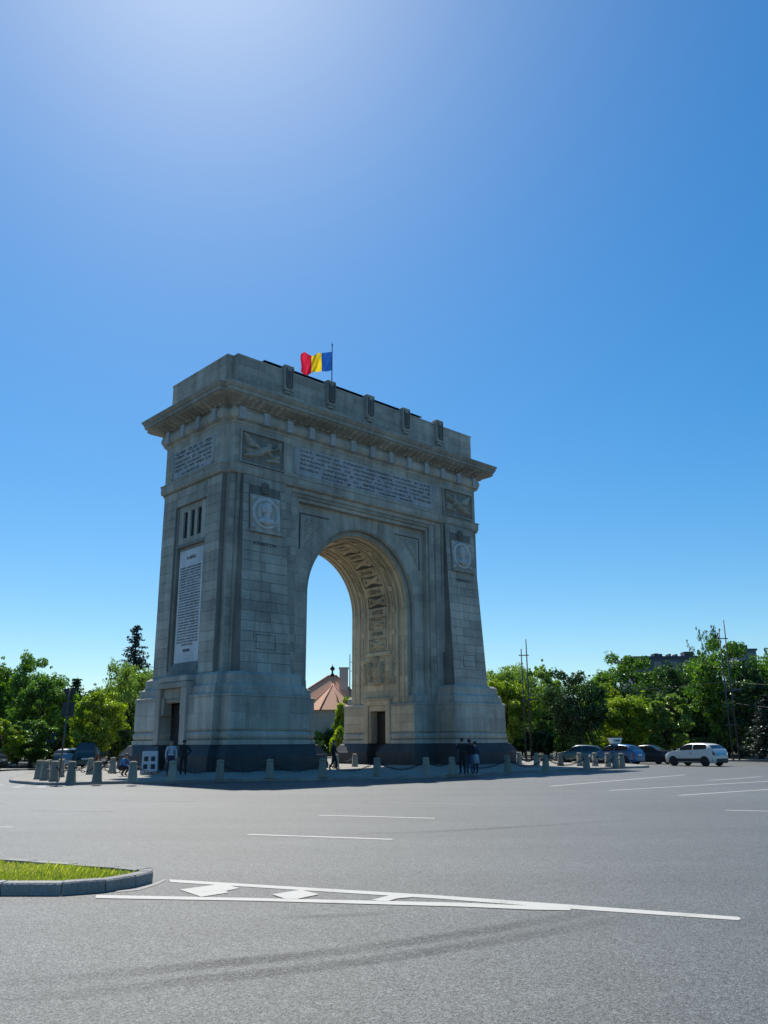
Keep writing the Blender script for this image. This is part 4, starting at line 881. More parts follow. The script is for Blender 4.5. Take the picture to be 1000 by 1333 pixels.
def conifer(key, seed, h, cr, mat, sparse=False):
    rng = np.random.default_rng(seed); mb = MB(); mb.tube([(0, 0, -.1), (.05, 0, h * .5), (0, .05, h)], [.022 * h, .012 * h, .01], 8); C = []; rad = []
    z = h * .12
    while z < h * .985:
        f = (1 - z / h); L = cr * (f ** .8) * rng.uniform(.5, 1.25) + .12; nb = 6 if not sparse else 4; a0 = rng.uniform(0, 6.28)
        for k in range(nb):
            if sparse and rng.random() < .22: continue
            a = a0 + 6.283 * k / nb + rng.uniform(-.3, .3); l = L * rng.uniform(.6, 1.1); e = Vector((l * math.cos(a), l * math.sin(a), z - .1 * l + (.12 * l if sparse else 0)))
            mb.tube([(0, 0, z), e], [.03 + .004 * h * f, .01], 4, cap=False)
            for t in np.linspace(.25, 1, max(2, int(l / .4) + 1)): C.append((e.x * t, e.y * t, z + (e.z - z) * t - .05)); rad.append(.16 + .22 * f + (.12 if not sparse else .05))
        z += h * (.035 if not sparse else .02)
    V, Fq = leaf_quads(np.array(C), 16 if not sparse else 18, np.array(rad) * 1.2, .2 if not sparse else .17, rng, .55)
    return (mb.mesh('trunk', BARK), npmesh('crown', V, Fq, mat), h)
def bush(key, seed, h, cr, mat, leaf=.2, nc=26, npc=150):
    rng = np.random.default_rng(seed); C = rng.normal(size=(nc, 3)) * np.array([cr * .45, cr * .45, h * .22]); C[:, 2] = np.abs(C[:, 2]) + h * .35; mb = MB()
    for k in range(7): a = k * .9; mb.tube([(0, 0, 0), (math.cos(a) * cr * .4, math.sin(a) * cr * .4, h * .6)], [.05, .015], 5)
    V, Fq = leaf_quads(C, npc, rng.uniform(.6, 1, nc) * h * .28, leaf, rng); V[:, 2] = np.maximum(V[:, 2], .03); return (mb.mesh('stem', BARK), npmesh('foliage', V, Fq, mat), h)
PROTO = {
    'a': broadleaf('a', 11, 10, 4.0, 1.7, 95, 240, .25, LEAF_G), 'b': broadleaf('b', 12, 10, 3.6, 1.6, 85, 240, .25, LEAF_G, 1.05), 'c': broadleaf('c', 13, 10, 4.3, 1.8, 110, 230, .24, LEAF_G),
    'd': broadleaf('d', 14, 10, 3.2, 1.5, 70, 240, .27, LEAF_G, 1.1), 'e': broadleaf('e', 15, 10, 4.6, 1.6, 100, 190, .21, LEAF_G, 1.0, .9), 's': broadleaf('s', 16, 10, 3.4, 2.2, 70, 75, .2, LEAF_G, 1.1, .8),
    'f': conifer('f', 21, 13, 3.0, LEAF_B, True), 'g': conifer('g', 22, 10, 2.0, LEAF_D)}
BPROTO = {'h': bush('h', 31, 2.2, 1.6, LEAF_D), 'i': bush('i', 32, 2.0, 1.4, LEAF_G), 'j': bush('j', 33, 1.4, 1.2, LEAF_Y)}
def plant(name, key, px, topy, depth, hwpx, mat, label, group, cat='tree', basez=.125, rz=None, protos=PROTO, parts=('trunk', 'crown')):
    tr, cr, h0 = protos[key]; top = at_depth(px, topy, depth); b = empty(name, (top.x, depth, basez), random.uniform(0, 6.28) if rz is None else rz, label, cat, group)
    h = top.z - basez; co = np.zeros(len(cr.vertices) * 3); cr.vertices.foreach_get('co', co); co = co.reshape(-1, 3); zt = np.percentile(co[:, 2], 99.6); rw = np.percentile(np.abs(co[:, 0]), 97)
    sz = h / zt; sx = hwpx / F_PX * depth / rw; b.scale = (sx, sx, sz)
    link(parts[0], tr, b); o = link(parts[1], cr, b); o.material_slots[0].link = 'OBJECT'; o.material_slots[0].material = mat
    return b
T = [ # key, px, top px, depth, half-width px, leaf, label
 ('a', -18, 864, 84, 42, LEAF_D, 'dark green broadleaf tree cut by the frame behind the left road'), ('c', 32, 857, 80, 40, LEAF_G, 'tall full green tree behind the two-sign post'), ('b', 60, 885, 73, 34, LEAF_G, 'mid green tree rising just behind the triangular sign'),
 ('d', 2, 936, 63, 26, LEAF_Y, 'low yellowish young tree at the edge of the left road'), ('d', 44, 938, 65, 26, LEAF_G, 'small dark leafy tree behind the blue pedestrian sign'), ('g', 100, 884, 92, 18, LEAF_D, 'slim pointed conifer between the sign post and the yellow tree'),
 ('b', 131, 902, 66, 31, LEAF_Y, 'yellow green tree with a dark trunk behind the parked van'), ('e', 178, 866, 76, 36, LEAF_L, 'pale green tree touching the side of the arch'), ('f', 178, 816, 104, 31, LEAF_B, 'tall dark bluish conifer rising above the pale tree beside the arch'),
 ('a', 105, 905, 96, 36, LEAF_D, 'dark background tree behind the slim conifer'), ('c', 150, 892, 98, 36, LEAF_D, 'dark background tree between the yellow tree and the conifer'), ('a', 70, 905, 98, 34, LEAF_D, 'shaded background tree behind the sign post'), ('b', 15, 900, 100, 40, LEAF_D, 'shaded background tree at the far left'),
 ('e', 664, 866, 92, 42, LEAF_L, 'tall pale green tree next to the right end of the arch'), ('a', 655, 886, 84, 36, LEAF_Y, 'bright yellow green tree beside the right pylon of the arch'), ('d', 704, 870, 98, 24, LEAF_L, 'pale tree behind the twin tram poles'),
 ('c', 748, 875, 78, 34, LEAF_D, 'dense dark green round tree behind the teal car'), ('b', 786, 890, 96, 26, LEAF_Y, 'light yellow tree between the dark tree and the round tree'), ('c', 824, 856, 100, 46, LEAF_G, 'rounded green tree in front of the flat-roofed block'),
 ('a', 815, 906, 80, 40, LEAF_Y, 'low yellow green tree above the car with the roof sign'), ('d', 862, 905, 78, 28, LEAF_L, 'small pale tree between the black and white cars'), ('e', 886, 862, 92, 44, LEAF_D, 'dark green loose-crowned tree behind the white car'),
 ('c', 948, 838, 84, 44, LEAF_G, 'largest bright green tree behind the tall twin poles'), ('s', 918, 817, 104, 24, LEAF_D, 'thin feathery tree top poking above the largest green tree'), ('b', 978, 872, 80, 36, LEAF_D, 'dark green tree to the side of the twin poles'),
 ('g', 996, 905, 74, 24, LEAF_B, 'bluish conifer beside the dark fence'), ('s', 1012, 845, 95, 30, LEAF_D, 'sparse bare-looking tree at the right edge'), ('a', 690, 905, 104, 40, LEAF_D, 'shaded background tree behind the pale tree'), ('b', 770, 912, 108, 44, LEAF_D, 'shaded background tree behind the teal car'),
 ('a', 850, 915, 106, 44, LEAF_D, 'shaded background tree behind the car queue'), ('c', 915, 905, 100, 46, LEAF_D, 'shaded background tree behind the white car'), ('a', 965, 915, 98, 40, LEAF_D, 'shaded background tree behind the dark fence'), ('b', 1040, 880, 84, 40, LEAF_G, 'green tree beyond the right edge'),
 ('d', 452, 908, 100, 16, LEAF_Y, 'yellow green young tree in front of the red-roofed house'), ('s', 466, 892, 96, 14, LEAF_G, 'slim tree half hidden by the right pylon'), ('b', -70, 880, 76, 40, LEAF_G, 'green tree outside the left edge')]
for k, x, ty, dp, hw, mat, lab in T:
    if x < -30 or x > 1030: continue
    plant('conifer_tree' if k in 'fg' else 'broadleaf_tree', k, x, ty, dp, hw, mat, lab, 'trees round the roundabout')
# understorey bushes
k = 0
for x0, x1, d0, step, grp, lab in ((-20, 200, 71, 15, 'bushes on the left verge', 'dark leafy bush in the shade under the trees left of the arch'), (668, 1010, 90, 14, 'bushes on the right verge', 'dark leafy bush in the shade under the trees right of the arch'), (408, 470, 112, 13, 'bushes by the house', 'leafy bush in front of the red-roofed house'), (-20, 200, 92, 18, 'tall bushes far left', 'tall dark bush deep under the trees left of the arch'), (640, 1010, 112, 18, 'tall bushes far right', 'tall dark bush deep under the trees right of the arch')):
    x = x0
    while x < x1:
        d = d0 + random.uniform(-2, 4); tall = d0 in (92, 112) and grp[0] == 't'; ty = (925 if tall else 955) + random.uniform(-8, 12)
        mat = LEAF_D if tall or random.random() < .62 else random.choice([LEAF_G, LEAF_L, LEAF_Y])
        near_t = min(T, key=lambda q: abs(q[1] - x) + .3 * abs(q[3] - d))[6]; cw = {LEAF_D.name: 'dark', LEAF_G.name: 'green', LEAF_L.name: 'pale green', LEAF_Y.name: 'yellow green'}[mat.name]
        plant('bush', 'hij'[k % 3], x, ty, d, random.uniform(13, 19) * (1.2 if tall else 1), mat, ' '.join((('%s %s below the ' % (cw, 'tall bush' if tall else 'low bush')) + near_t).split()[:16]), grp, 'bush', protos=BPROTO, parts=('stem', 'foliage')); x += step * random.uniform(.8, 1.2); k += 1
plant('bush', 'j', 448, 947, 93, 13, LEAF_Y, 'bright yellow green bush seen through the archway', None, 'bush', protos=BPROTO, parts=('stem', 'foliage'))

# ------------------------------------------------------------------ cars
def car(name, label, L, W, H, paint, kind, group='cars at the roundabout'):
    """forward = +x, origin on the ground below the middle"""
    t = empty(name, label=label, cat='car', group=group); w = W / 2
    zb = .22; R0 = .33
    # side profile: (x fraction from the front, belt height, roof height)
    if kind == 'suv': pr = [(0, .62, .62), (.02, .78, .78), (.08, .92, .925), (.22, 1.02, 1.035), (.27, 1.05, 1.08), (.40, 1.06, H - .09), (.50, 1.07, H - .005), (.64, 1.09, H), (.80, 1.13, H - .04), (.88, 1.16, H - .14), (.955, 1.12, 1.16), (.985, 1.0, 1.0), (1, .72, .72)]
    elif kind == 'sedan': pr = [(0, .52, .52), (.02, .66, .66), (.10, .80, .805), (.26, .90, .91), (.30, .92, .95), (.44, .93, H - .05), (.54, .94, H), (.66, .95, H - .02), (.80, .97, 1.05), (.84, .97, .99), (.95, .96, .965), (.985, .88, .88), (1, .6, .6)]
    elif kind == 'van': pr = [(0, .6, .6), (.02, .85, .85), (.08, 1.02, 1.03), (.16, 1.12, 1.14), (.30, 1.16, H - .06), (.38, 1.16, H), (.6, 1.16, H + .01), (.85, 1.16, H), (.96, 1.16, H - .06), (.985, 1.1, 1.2), (.995, .95, .95), (1, .6, .6)]
    else: pr = [(0, .55, .55), (.02, .70, .70), (.09, .84, .845), (.24, .94, .95), (.29, .97, 1.0), (.43, .98, H - .06), (.53, .99, H), (.70, 1.0, H - .01), (.86, 1.03, H - .10), (.95, 1.02, 1.08), (.985, .9, .9), (1, .62, .62)]
    xs = [p[0] for p in pr]; fr = [0, .008, .02, .05, .08, .12, .17, .22, .26, .29, .33, .37, .41, .46, .52, .58, .64, .70, .76, .80, .84, .88, .915, .95, .97, .985, 1]
    def at(f):
        belt, roof = np.interp(f, xs, [p[1] for p in pr]), np.interp(f, xs, [p[2] for p in pr]); e = min(1, (f / .10) ** .5 if f < .10 else 1, ((1 - f) / .08) ** .5 if f > .92 else 1); ww = w * (.80 + .20 * e)
        return belt, roof, ww
    def section(f):
        belt, roof, ww = at(f); hg = max(0, roof - belt); x = L / 2 - f * L; b = zb + (.12 if f < .02 or f > .985 else 0); k = .42
        pts = [(ww * .86, b), (ww * .965, b + .07), (ww, b + .28 * (belt - b)), (ww * 1.0, b + .62 * (belt - b)), (ww * .975, b + .86 * (belt - b)), (ww * .945, belt), (ww * .945 - k * hg * .5, belt + .55 * hg), (ww * .945 - k * hg * .88, belt + .9 * hg), ((ww * .945 - k * hg) * .82, roof - .004), ((ww * .945 - k * hg) * .42, roof + .014), (0, roof + .02)]
        return [Vector((x, y, z)) for y, z in pts]
    m = 11; full = []
    for f in fr: sct = section(f); full.append([Vector((p.x, -p.y, p.z)) for p in sct] + [p for p in sct[:-1]][::-1])
    n = 2 * m - 1; mb = MB(); mb.add([p for sct in full for p in sct], [(i * n + k, i * n + k + 1, (i + 1) * n + k + 1, (i + 1) * n + k) for i in range(len(fr) - 1) for k in range(n - 1)] + [((i + 1) * n, i * n, i * n + n - 1, (i + 1) * n + n - 1) for i in range(len(fr) - 1)], True)
    mb.f.append(tuple(range(n))); mb.f.append(tuple((len(fr) - 1) * n + i for i in range(n - 1, -1, -1))); mb.sm += [False, False]
    body = mb.build('body', paint, t)
    def patch(nm, f0, f1, k0, k1, mat, side, off=.008, par=t, nf=5):
        V = []; Fc = []; ks = np.linspace(k0, k1, max(2, int(round((k1 - k0) * 2)) + 1)); fs = np.linspace(f0, f1, nf)
        for f in fs:
            sct = section(f)
            for kk in ks:
                i = min(int(kk), m - 2); p = sct[i].lerp(sct[i + 1], kk - i); V.append(p)
        nk = len(ks)
        for i in range(nf - 1):
            for k in range(nk - 1): Fc.append((i * nk + k, i * nk + k + 1, (i + 1) * nk + k + 1, (i + 1) * nk + k))
        # offset along averaged normals
        N = [Vector() for _ in V]
        for a, b, c, d in Fc:
            nn = (V[c] - V[a]).cross(V[d] - V[b])
            for q in (a, b, c, d): N[q] += nn
        out = []
        for p, nn in zip(V, N):
            nn = nn.normalized() if nn.length > 1e-9 else Vector((0, 0, 1))
            if nn.dot(p - Vector((p.x, 0, .6))) < 0: nn = -nn
            out.append(p + nn * off)
        if side < 0: out = [Vector((p.x, -p.y, p.z)) for p in out]
        return MB().add(out, Fc, True).build(nm, mat, par)
    g = {'suv': (.30, .87, .27, .395, .88, .952), 'sedan': (.32, .79, .30, .435, .67, .80), 'van': (.2, .93, .165, .29, .955, .985), 'hatch': (.31, .88, .29, .425, .865, .945)}[kind]
    for s in (-1, 1):
        a, b = g[0], g[1]; c = a + (b - a) * .48
        patch('side_window', a + .02, c - .012, 5.12, 6.9, GLASSD, s); patch('side_window', c + .012, b - .03, 5.12, 6.9, GLASSD, s)
        patch('lower_trim', .05, .95, .2, 2.25 if kind == 'suv' else 1.25, PLASTIC, s, .006, nf=12)
        patch('head_light', .012, .075, 3.2, 4.5, WHITEL, s); patch('tail_light', .955, .988, 3.0 if kind == 'suv' else 2.6, 4.4, REDL, s, .012)
        # wheels
        for fx in (.185, .80):
            x = L / 2 - fx * L; wh = empty('wheel'); wh.parent = t; wh.location = (x, s * (w - .12), R0)
            MB().lathe([(R0 * .62, -.11), (R0 * .93, -.11), (R0, -.07), (R0, .07), (R0 * .93, .11), (R0 * .62, .11)], 22, axis='Y').build('tyre', RUBBER, wh)
            mb = MB().lathe([(R0 * .60, s * .085), (R0 * .64, s * .10), (R0 * .56, s * .095)], 20, axis='Y').lathe([(.0, s * .06), (.06, s * .06), (.06, s * .1), (0, s * .1)], 10, axis='Y')
            for k in range(5):
                a = k * 2 * math.pi / 5; c_, s_ = math.cos(a), math.sin(a); mb.hexa([(c_ * .03 - s_ * .03, s * .07, s_ * .03 + c_ * .03), (c_ * .03 + s_ * .03, s * .07, s_ * .03 - c_ * .03), (c_ * .2 + s_ * .02, s * .07, s_ * .2 - c_ * .02), (c_ * .2 - s_ * .02, s * .07, s_ * .2 + c_ * .02)], [(c_ * .03 - s_ * .03, s * .1, s_ * .03 + c_ * .03), (c_ * .03 + s_ * .03, s * .1, s_ * .03 - c_ * .03), (c_ * .2 + s_ * .02, s * .1, s_ * .2 - c_ * .02), (c_ * .2 - s_ * .02, s * .1, s_ * .2 + c_ * .02)])
            mb.build('rim', CHROME, wh); MB().lathe([(.0, -.02), (R0 * .6, -.02), (R0 * .6, .02), (0, .02)], 16, axis='Y').build('brake_disc', PLASTIC, wh)
            arch_r = R0 + .035; y = s * (w + .012); mb = MB(); V = [(x, y, R0)] + [(x + arch_r * math.cos(a), y - s * (.035 if k in (0, 16) else .0), R0 + arch_r * math.sin(a)) for k, a in [(k, -.35 + k * (math.pi + .7) / 16) for k in range(17)]]
            mb.add(V, [(0, k + 1, k + 2)[::-s] for k in range(16)]); 
            mb.build('wheel_arch', PLASTIC, t); wh.location.y = s * (w - .085)
        mb = MB(); belt, roof, ww = at(g[0] + .01); x = L / 2 - (g[0] + .01) * L
        mb.hexa([(x - .06, s * (ww + .0), belt + .02), (x + .07, s * ww, belt + .02), (x + .05, s * (ww + .17), belt + .03), (x - .06, s * (ww + .17), belt + .03)], [(x - .06, s * ww, belt + .15), (x + .04, s * ww, belt + .15), (x + .03, s * (ww + .17), belt + .16), (x - .06, s * (ww + .17), belt + .16)]); mb.build('mirror', paint, t)
        xm = L / 2 - (g[0] + (g[1] - g[0]) * .42) * L; MB().box(xm - .09, xm + .09, s * (w * .985), s * (w * .985) + s * .03, .86, .89).build('door_handle', PLASTIC, t)
    for s in (-1, 1): patch('windscreen', g[2] + .012, g[3] - .006, 7.2, 10, GLASSD, s); patch('rear_window', g[4] + .004, g[5] - .006, 7.2, 10, GLASSD, s, .01)
    xr = -L / 2; plate = MB().box(xr - .012, xr + .02, -.26, .26, .66 if kind != 'sedan' else .62, .77 if kind != 'sedan' else .73).build('number_plate', plain('plate_white', (.7, .7, .7), .5) if 'plate_white' not in MATS else MATS['plate_white'], t)
    MB().box(xr - .02, xr + .25, -w * .78, w * .78, .26, .55).build('rear_bumper', PLASTIC if kind == 'suv' else paint, t, bevel=.05); MB().box(L / 2 - .2, L / 2 + .012, -w * .6, w * .6, .3, .5).build('grille', PLASTIC, t, bevel=.03)
    return t
def carpaint(name, c, metal=.2, rough=.3):
    m = plain(name, c, rough, metal); m.node_tree.nodes['Principled BSDF'].inputs['Coat Weight'].default_value = .6; m.node_tree.nodes['Principled BSDF'].inputs['Coat Roughness'].default_value = .06; return m
PT = carpaint('paint_teal', (.035, .075, .085), .5); PW, PK, PB, PS, PG = carpaint('paint_white', (.62, .61, .58), .0), carpaint('paint_black', (.012, .012, .014)), carpaint('paint_blue', (.03, .12, .26)), carpaint('paint_silver', (.34, .36, .38), .6), carpaint('paint_green', (.03, .055, .055))
def put_car(c, px, depth, ang):
    p = at_depth(px, 995, depth); c.location = (p.x, depth, 0.002); c.rotation_euler = (0, 0, ang); return c
put_car(car('suv_car', 'white crossover car seen from behind with black lower trim', 4.1, 1.78, 1.56, PW, 'suv'), 907.5, 62, math.pi - R(54))
put_car(car('sedan_car', 'black saloon car driving just ahead of the white crossover', 4.6, 1.8, 1.45, PK, 'sedan'), 842, 69, math.pi - R(42))
bc = put_car(car('hatchback_car', 'blue car with a white sign board on its roof', 4.1, 1.74, 1.5, PB, 'hatch'), 803, 67, math.pi - R(46))
put_car(car('hatchback_car', 'dark teal hatchback behind the sagging chain near the arch', 4.2, 1.76, 1.47, PT, 'hatch'), 757, 70, math.pi - R(30))
put_car(car('van', 'dark green van parked on the left beyond the bollards', 4.6, 1.85, 1.9, PG, 'van', 'cars parked left of the arch'), 118, 66, R(98))
put_car(car('hatchback_car', 'silver car parked beside the dark van', 4.0, 1.7, 1.45, PS, 'hatch', 'cars parked left of the arch'), 90, 67, R(96))
put_car(car('hatchback_car', 'dark car cut by the left edge of the picture', 4.1, 1.74, 1.48, PK, 'hatch', 'cars parked left of the arch'), -34, 60, R(180))
# roof sign on the blue car
rs = MB(); rs.hexa([(-.16, -.5, 1.55), (.16, -.5, 1.55), (.16, .5, 1.55), (-.16, .5, 1.55)], [(-.2, -.78, 1.98), (.2, -.78, 1.98), (.2, .78, 1.98), (-.2, .78, 1.98)]); rs.build('roof_sign', plain('sign_white', (.8, .8, .8), .5), bc)
MB().box(-.22, .22, -.84, .84, 1.985, 2.03).build('roof_sign_lid', PLASTIC, bc)
for s in (-1, 1): place('lettering', text_mesh('lettering', ['EXAMEN'], .9, .15, PLASTIC, .006), bc, plane_m((s * .19, 0, 1.78), (0, s, 0), (s * .09, 0, 1)))

# ------------------------------------------------------------------ people
SKIN = plain('skin', (.33, .19, .13), .6); HAIR = plain('hair_dark', (.018, .013, .01), .6)
def cloth(n, c): return MATS.get(n) or plain(n, c, .85, noise=.15, scale=20)
def person(loc, rz, h, label, top, bottom, pose='stand', shoe=PLASTIC, skirt=False, bag=None, group='people round the arch'):
    t = empty('person', loc, rz, label, 'person', group); k = h / 1.75
    J = {'pel': (0, 0, .95), 'bel': (0, .01, 1.08), 'che': (0, .0, 1.28), 'nec': (0, -.01, 1.46), 'hd0': (0, -.025, 1.56), 'hd1': (0, -.02, 1.66), 'hd2': (0, -.01, 1.72)}
    for s, nme in ((-1, 'l'), (1, 'r')):
        J.update({nme + 'sh': (s * .18, 0, 1.40), nme + 'el': (s * .25, .02, 1.13), nme + 'wr': (s * .25, -.06, .89), nme + 'hip': (s * .095, 0, .90), nme + 'kn': (s * .11, -.015, .50), nme + 'an': (s * .115, .03, .09), nme + 'to': (s * .13, -.14, .035)})
    if pose == 'walk':
        J.update(rkn=(.10, -.17, .53), ran=(.11, -.16, .13), rto=(.12, -.32, .06), lkn=(-.10, .05, .50), lan=(-.11, .28, .16), lto=(-.12, .16, .04), lel=(-.24, -.08, 1.14), lwr=(-.2, -.25, .98), rel=(.24, .12, 1.14), rwr=(.25, .05, .9))
    if pose == 'photo': J.update(rel=(.24, -.12, 1.2), rwr=(.1, -.32, 1.38), lel=(-.24, -.12, 1.2), lwr=(-.1, -.32, 1.38))
    if pose == 'hip': J.update(lel=(-.36, .06, 1.16), lwr=(-.17, -.06, 1.0), rkn=(.13, -.03, .5))
    if pose == 'crouch':
        J = {a: (x, y, z) for a, (x, y, z) in J.items()}
        sh = Vector((0, .12, -.47)); 
        for a in ('pel', 'bel', 'che', 'nec', 'hd0', 'hd1', 'hd2', 'lsh', 'rsh', 'lel', 'rel', 'lwr', 'rwr', 'lhip', 'rhip'):
            x, y, z = J[a]; dz = z - .95; J[a] = (x, y + .16 - .45 * max(0, dz), .43 + dz * .88)
        for s, nme in ((-1, 'l'), (1, 'r')): J[nme + 'kn'] = (s * .17, -.30, .50); J[nme + 'an'] = (s * .14, .0, .09); J[nme + 'to'] = (s * .16, -.16, .035); J[nme + 'el'] = (s * .24, -.22, .58); J[nme + 'wr'] = (s * .1, -.42, .5)
    rad = {'pel': .155, 'bel': .14, 'che': .165, 'nec': .062, 'hd0': .085, 'hd1': .1, 'hd2': .075}
    E_ = [('pel', 'bel'), ('bel', 'che'), ('che', 'nec'), ('nec', 'hd0'), ('hd0', 'hd1'), ('hd1', 'hd2')]
    for n_ in 'lr':
        rad.update({n_ + 'sh': .085, n_ + 'el': .055, n_ + 'wr': .036, n_ + 'hip': .11, n_ + 'kn': .075, n_ + 'an': .052, n_ + 'to': .042})
        E_ += [('che', n_ + 'sh'), (n_ + 'sh', n_ + 'el'), (n_ + 'el', n_ + 'wr'), ('pel', n_ + 'hip'), (n_ + 'hip', n_ + 'kn'), (n_ + 'kn', n_ + 'an'), (n_ + 'an', n_ + 'to')]
        wv, ev = Vector(J[n_ + 'wr']), Vector(J[n_ + 'el']); d = (wv - ev).normalized(); sd = d.cross(Vector((1, 0, 0))); sd = (sd if sd.length > .2 else Vector((0, 1, 0))).normalized(); pn = sd.cross(d)
        J[n_ + 'pa'] = tuple(wv + d * .07); rad[n_ + 'pa'] = .034; E_.append((n_ + 'wr', n_ + 'pa'))
        for q, (off, ln) in enumerate(((-.03, .075), (-.01, .09), (.011, .085), (.03, .065))):
            a = n_ + 'f%d' % q; J[a] = tuple(wv + d * .11 + sd * off); J[a + 'e'] = tuple(wv + d * (.10 + ln) + sd * off * 1.1 + pn * .02); rad[a] = .0095; rad[a + 'e'] = .008; E_ += [(n_ + 'pa', a), (a, a + 'e')]
        J[n_ + 'th'] = tuple(wv + d * .055 - sd * .05); J[n_ + 'the'] = tuple(wv + d * .095 - sd * .065 + pn * .015); rad[n_ + 'th'] = .011; rad[n_ + 'the'] = .009; E_ += [(n_ + 'pa', n_ + 'th'), (n_ + 'th', n_ + 'the')]
    keys = list(J); me = bpy.data.meshes.new('body'); me.from_pydata([Vector(J[a]) * k for a in keys], [(keys.index(a), keys.index(b)) for a, b in E_], [])
    o = link('body_tmp', me); sk = o.modifiers.new('skin', 'SKIN'); sk.use_smooth_shade = True
    for i, a in enumerate(keys):
        sv = me.skin_vertices[0].data[i]; r = rad[a] * k; sv.radius = (r, r * (.72 if a in ('pel', 'bel', 'che') else 1)); sv.use_root = a == 'pel'
    ss = o.modifiers.new('sub', 'SUBSURF'); ss.levels = 1; ss.render_levels = 1
    dg = bpy.context.evaluated_depsgraph_get(); dg.update(); m2 = bpy.data.meshes.new_from_object(o.evaluated_get(dg)); bpy.data.objects.remove(o); m2.name = 'body'
    for m in (top, bottom, SKIN, shoe): m2.materials.append(m) if m.name not in [x.name for x in m2.materials if x] or True else None
    while len(m2.materials) > 4: m2.materials.pop(index=0)
    segs = [(Vector(J[a]) * k, Vector(J[b]) * k, b) for a, b in E_]
    for p in m2.polygons:
        c = p.center; best = min(segs, key=lambda q: (c - q[0].lerp(q[1], max(0, min(1, (c - q[0]).dot(q[1] - q[0]) / max(1e-9, (q[1] - q[0]).length_squared))))).length)[2]
        p.use_smooth = True
        if best in ('hd0', 'hd1', 'hd2') or 'f' in best[1:2] or best[1:] in ('pa', 'th', 'the') or best[1:2] == 'f': p.material_index = 2
        elif best[1:] == 'to': p.material_index = 3
        elif best[1:] in ('hip', 'kn', 'an'): p.material_index = 1
        elif best[1:] == 'wr': p.material_index = 0
        else: p.material_index = 0
    link('body', m2, t)
    # head: hair cap, nose, eyes, ears
    hc = Vector(J['hd1']) * k; hb = MB(); hb.lathe([(.0, .088), (.045, .084), (.078, .062), (.094, .02), (.094, -.02), (.08, -.06), (.0, -.065)], 14, (hc.x, hc.y + .02, hc.z)); hb.build('hair', HAIR, t)
    fc = MB(); fc.hexa([(hc.x - .016, hc.y - .1, hc.z - .05), (hc.x + .016, hc.y - .1, hc.z - .05), (hc.x + .012, hc.y - .07, hc.z - .05), (hc.x - .012, hc.y - .07, hc.z - .05)], [(hc.x - .006, hc.y - .1, hc.z), (hc.x + .006, hc.y - .1, hc.z), (hc.x + .006, hc.y - .08, hc.z), (hc.x - .006, hc.y - .08, hc.z)]); fc.build('nose', SKIN, t)
    for s in (-1, 1): MB().lathe([(.0, -.006), (.012, -.004), (.012, .004), (0, .006)], 8, (hc.x + s * .034, hc.y - .095, hc.z), axis='Y').build('eye', HAIR, t); MB().lathe([(.0, -.02), (.02, -.012), (.024, .0), (.02, .02), (0, .03)], 8, (hc.x + s * .1, hc.y + .0, hc.z - .015)).build('ear', SKIN, t)
    MB().box(hc.x - .022, hc.x + .022, hc.y - .096, hc.y - .085, hc.z - .072, hc.z - .064).build('mouth', cloth('lip', (.2, .07, .06)), t)
    if skirt: MB().lathe([(.15 * k, 1.05 * k), (.19 * k, .95 * k), (.25 * k, .55 * k), (.24 * k, .55 * k)][::-1], 16).build('skirt', skirt, t)
    if bag is not None:
        b = MB(); b.hexa([(-.15, .13, 1.03), (.15, .13, 1.03), (.13, .3, 1.05), (-.13, .3, 1.05)], [(-.14, .11, 1.42), (.14, .11, 1.42), (.11, .24, 1.42), (-.11, .24, 1.42)]); bo = b.build('backpack', bag, t, bevel=.03)
        for s in (-1, 1): MB().tube([(s * .1, .13, 1.42), (s * .12, -.02, 1.475), (s * .13, -.13, 1.36), (s * .13, -.1, 1.15), (s * .12, .13, 1.08)], .018, 5).build('strap', bag, bo)
    return t
CB, CN, CW, CL, CD, CR_ = cloth('cloth_black', (.012, .012, .014)), cloth('cloth_navy', (.02, .03, .06)), cloth('cloth_white', (.42, .44, .46)), cloth('cloth_light_blue', (.28, .38, .48)), cloth('cloth_denim', (.04, .06, .11)), cloth('cloth_blue', (.05, .16, .34))
def on(px, py): return gp(px, py, .128)
person(on(602.5, 1008.0), R(200), 1.80, 'person in a dark jacket standing with arms raised in front of the right pylon', CB, CB, 'photo')
person(on(612, 1007.6), R(150), 1.74, 'person in black with a hand on the hip beside the one in pale clothing', CB, CD, 'hip')
person(on(619.5, 1007.2), R(215), 1.62, 'person with a pale blue skirt standing near the right pylon', CN, CN, 'stand', skirt=CL)
person(on(221, 1011.5), R(20), 1.76, 'person in a white shirt with a blue backpack near the side door', CW, CN, 'stand', bag=CR_)
person(on(238, 1009.0), R(190), 1.80, 'person dressed all in black beside the one with the backpack', CB, CB, 'hip')
person(on(434.5, 1003.5), R(100), 1.76, 'person in black walking through the archway', CB, CB, 'walk')
person(on(160, 1010.5), R(70), 1.72, 'person in a blue shirt crouching on the paving beside the picture board', CR_, CB, 'crouch')

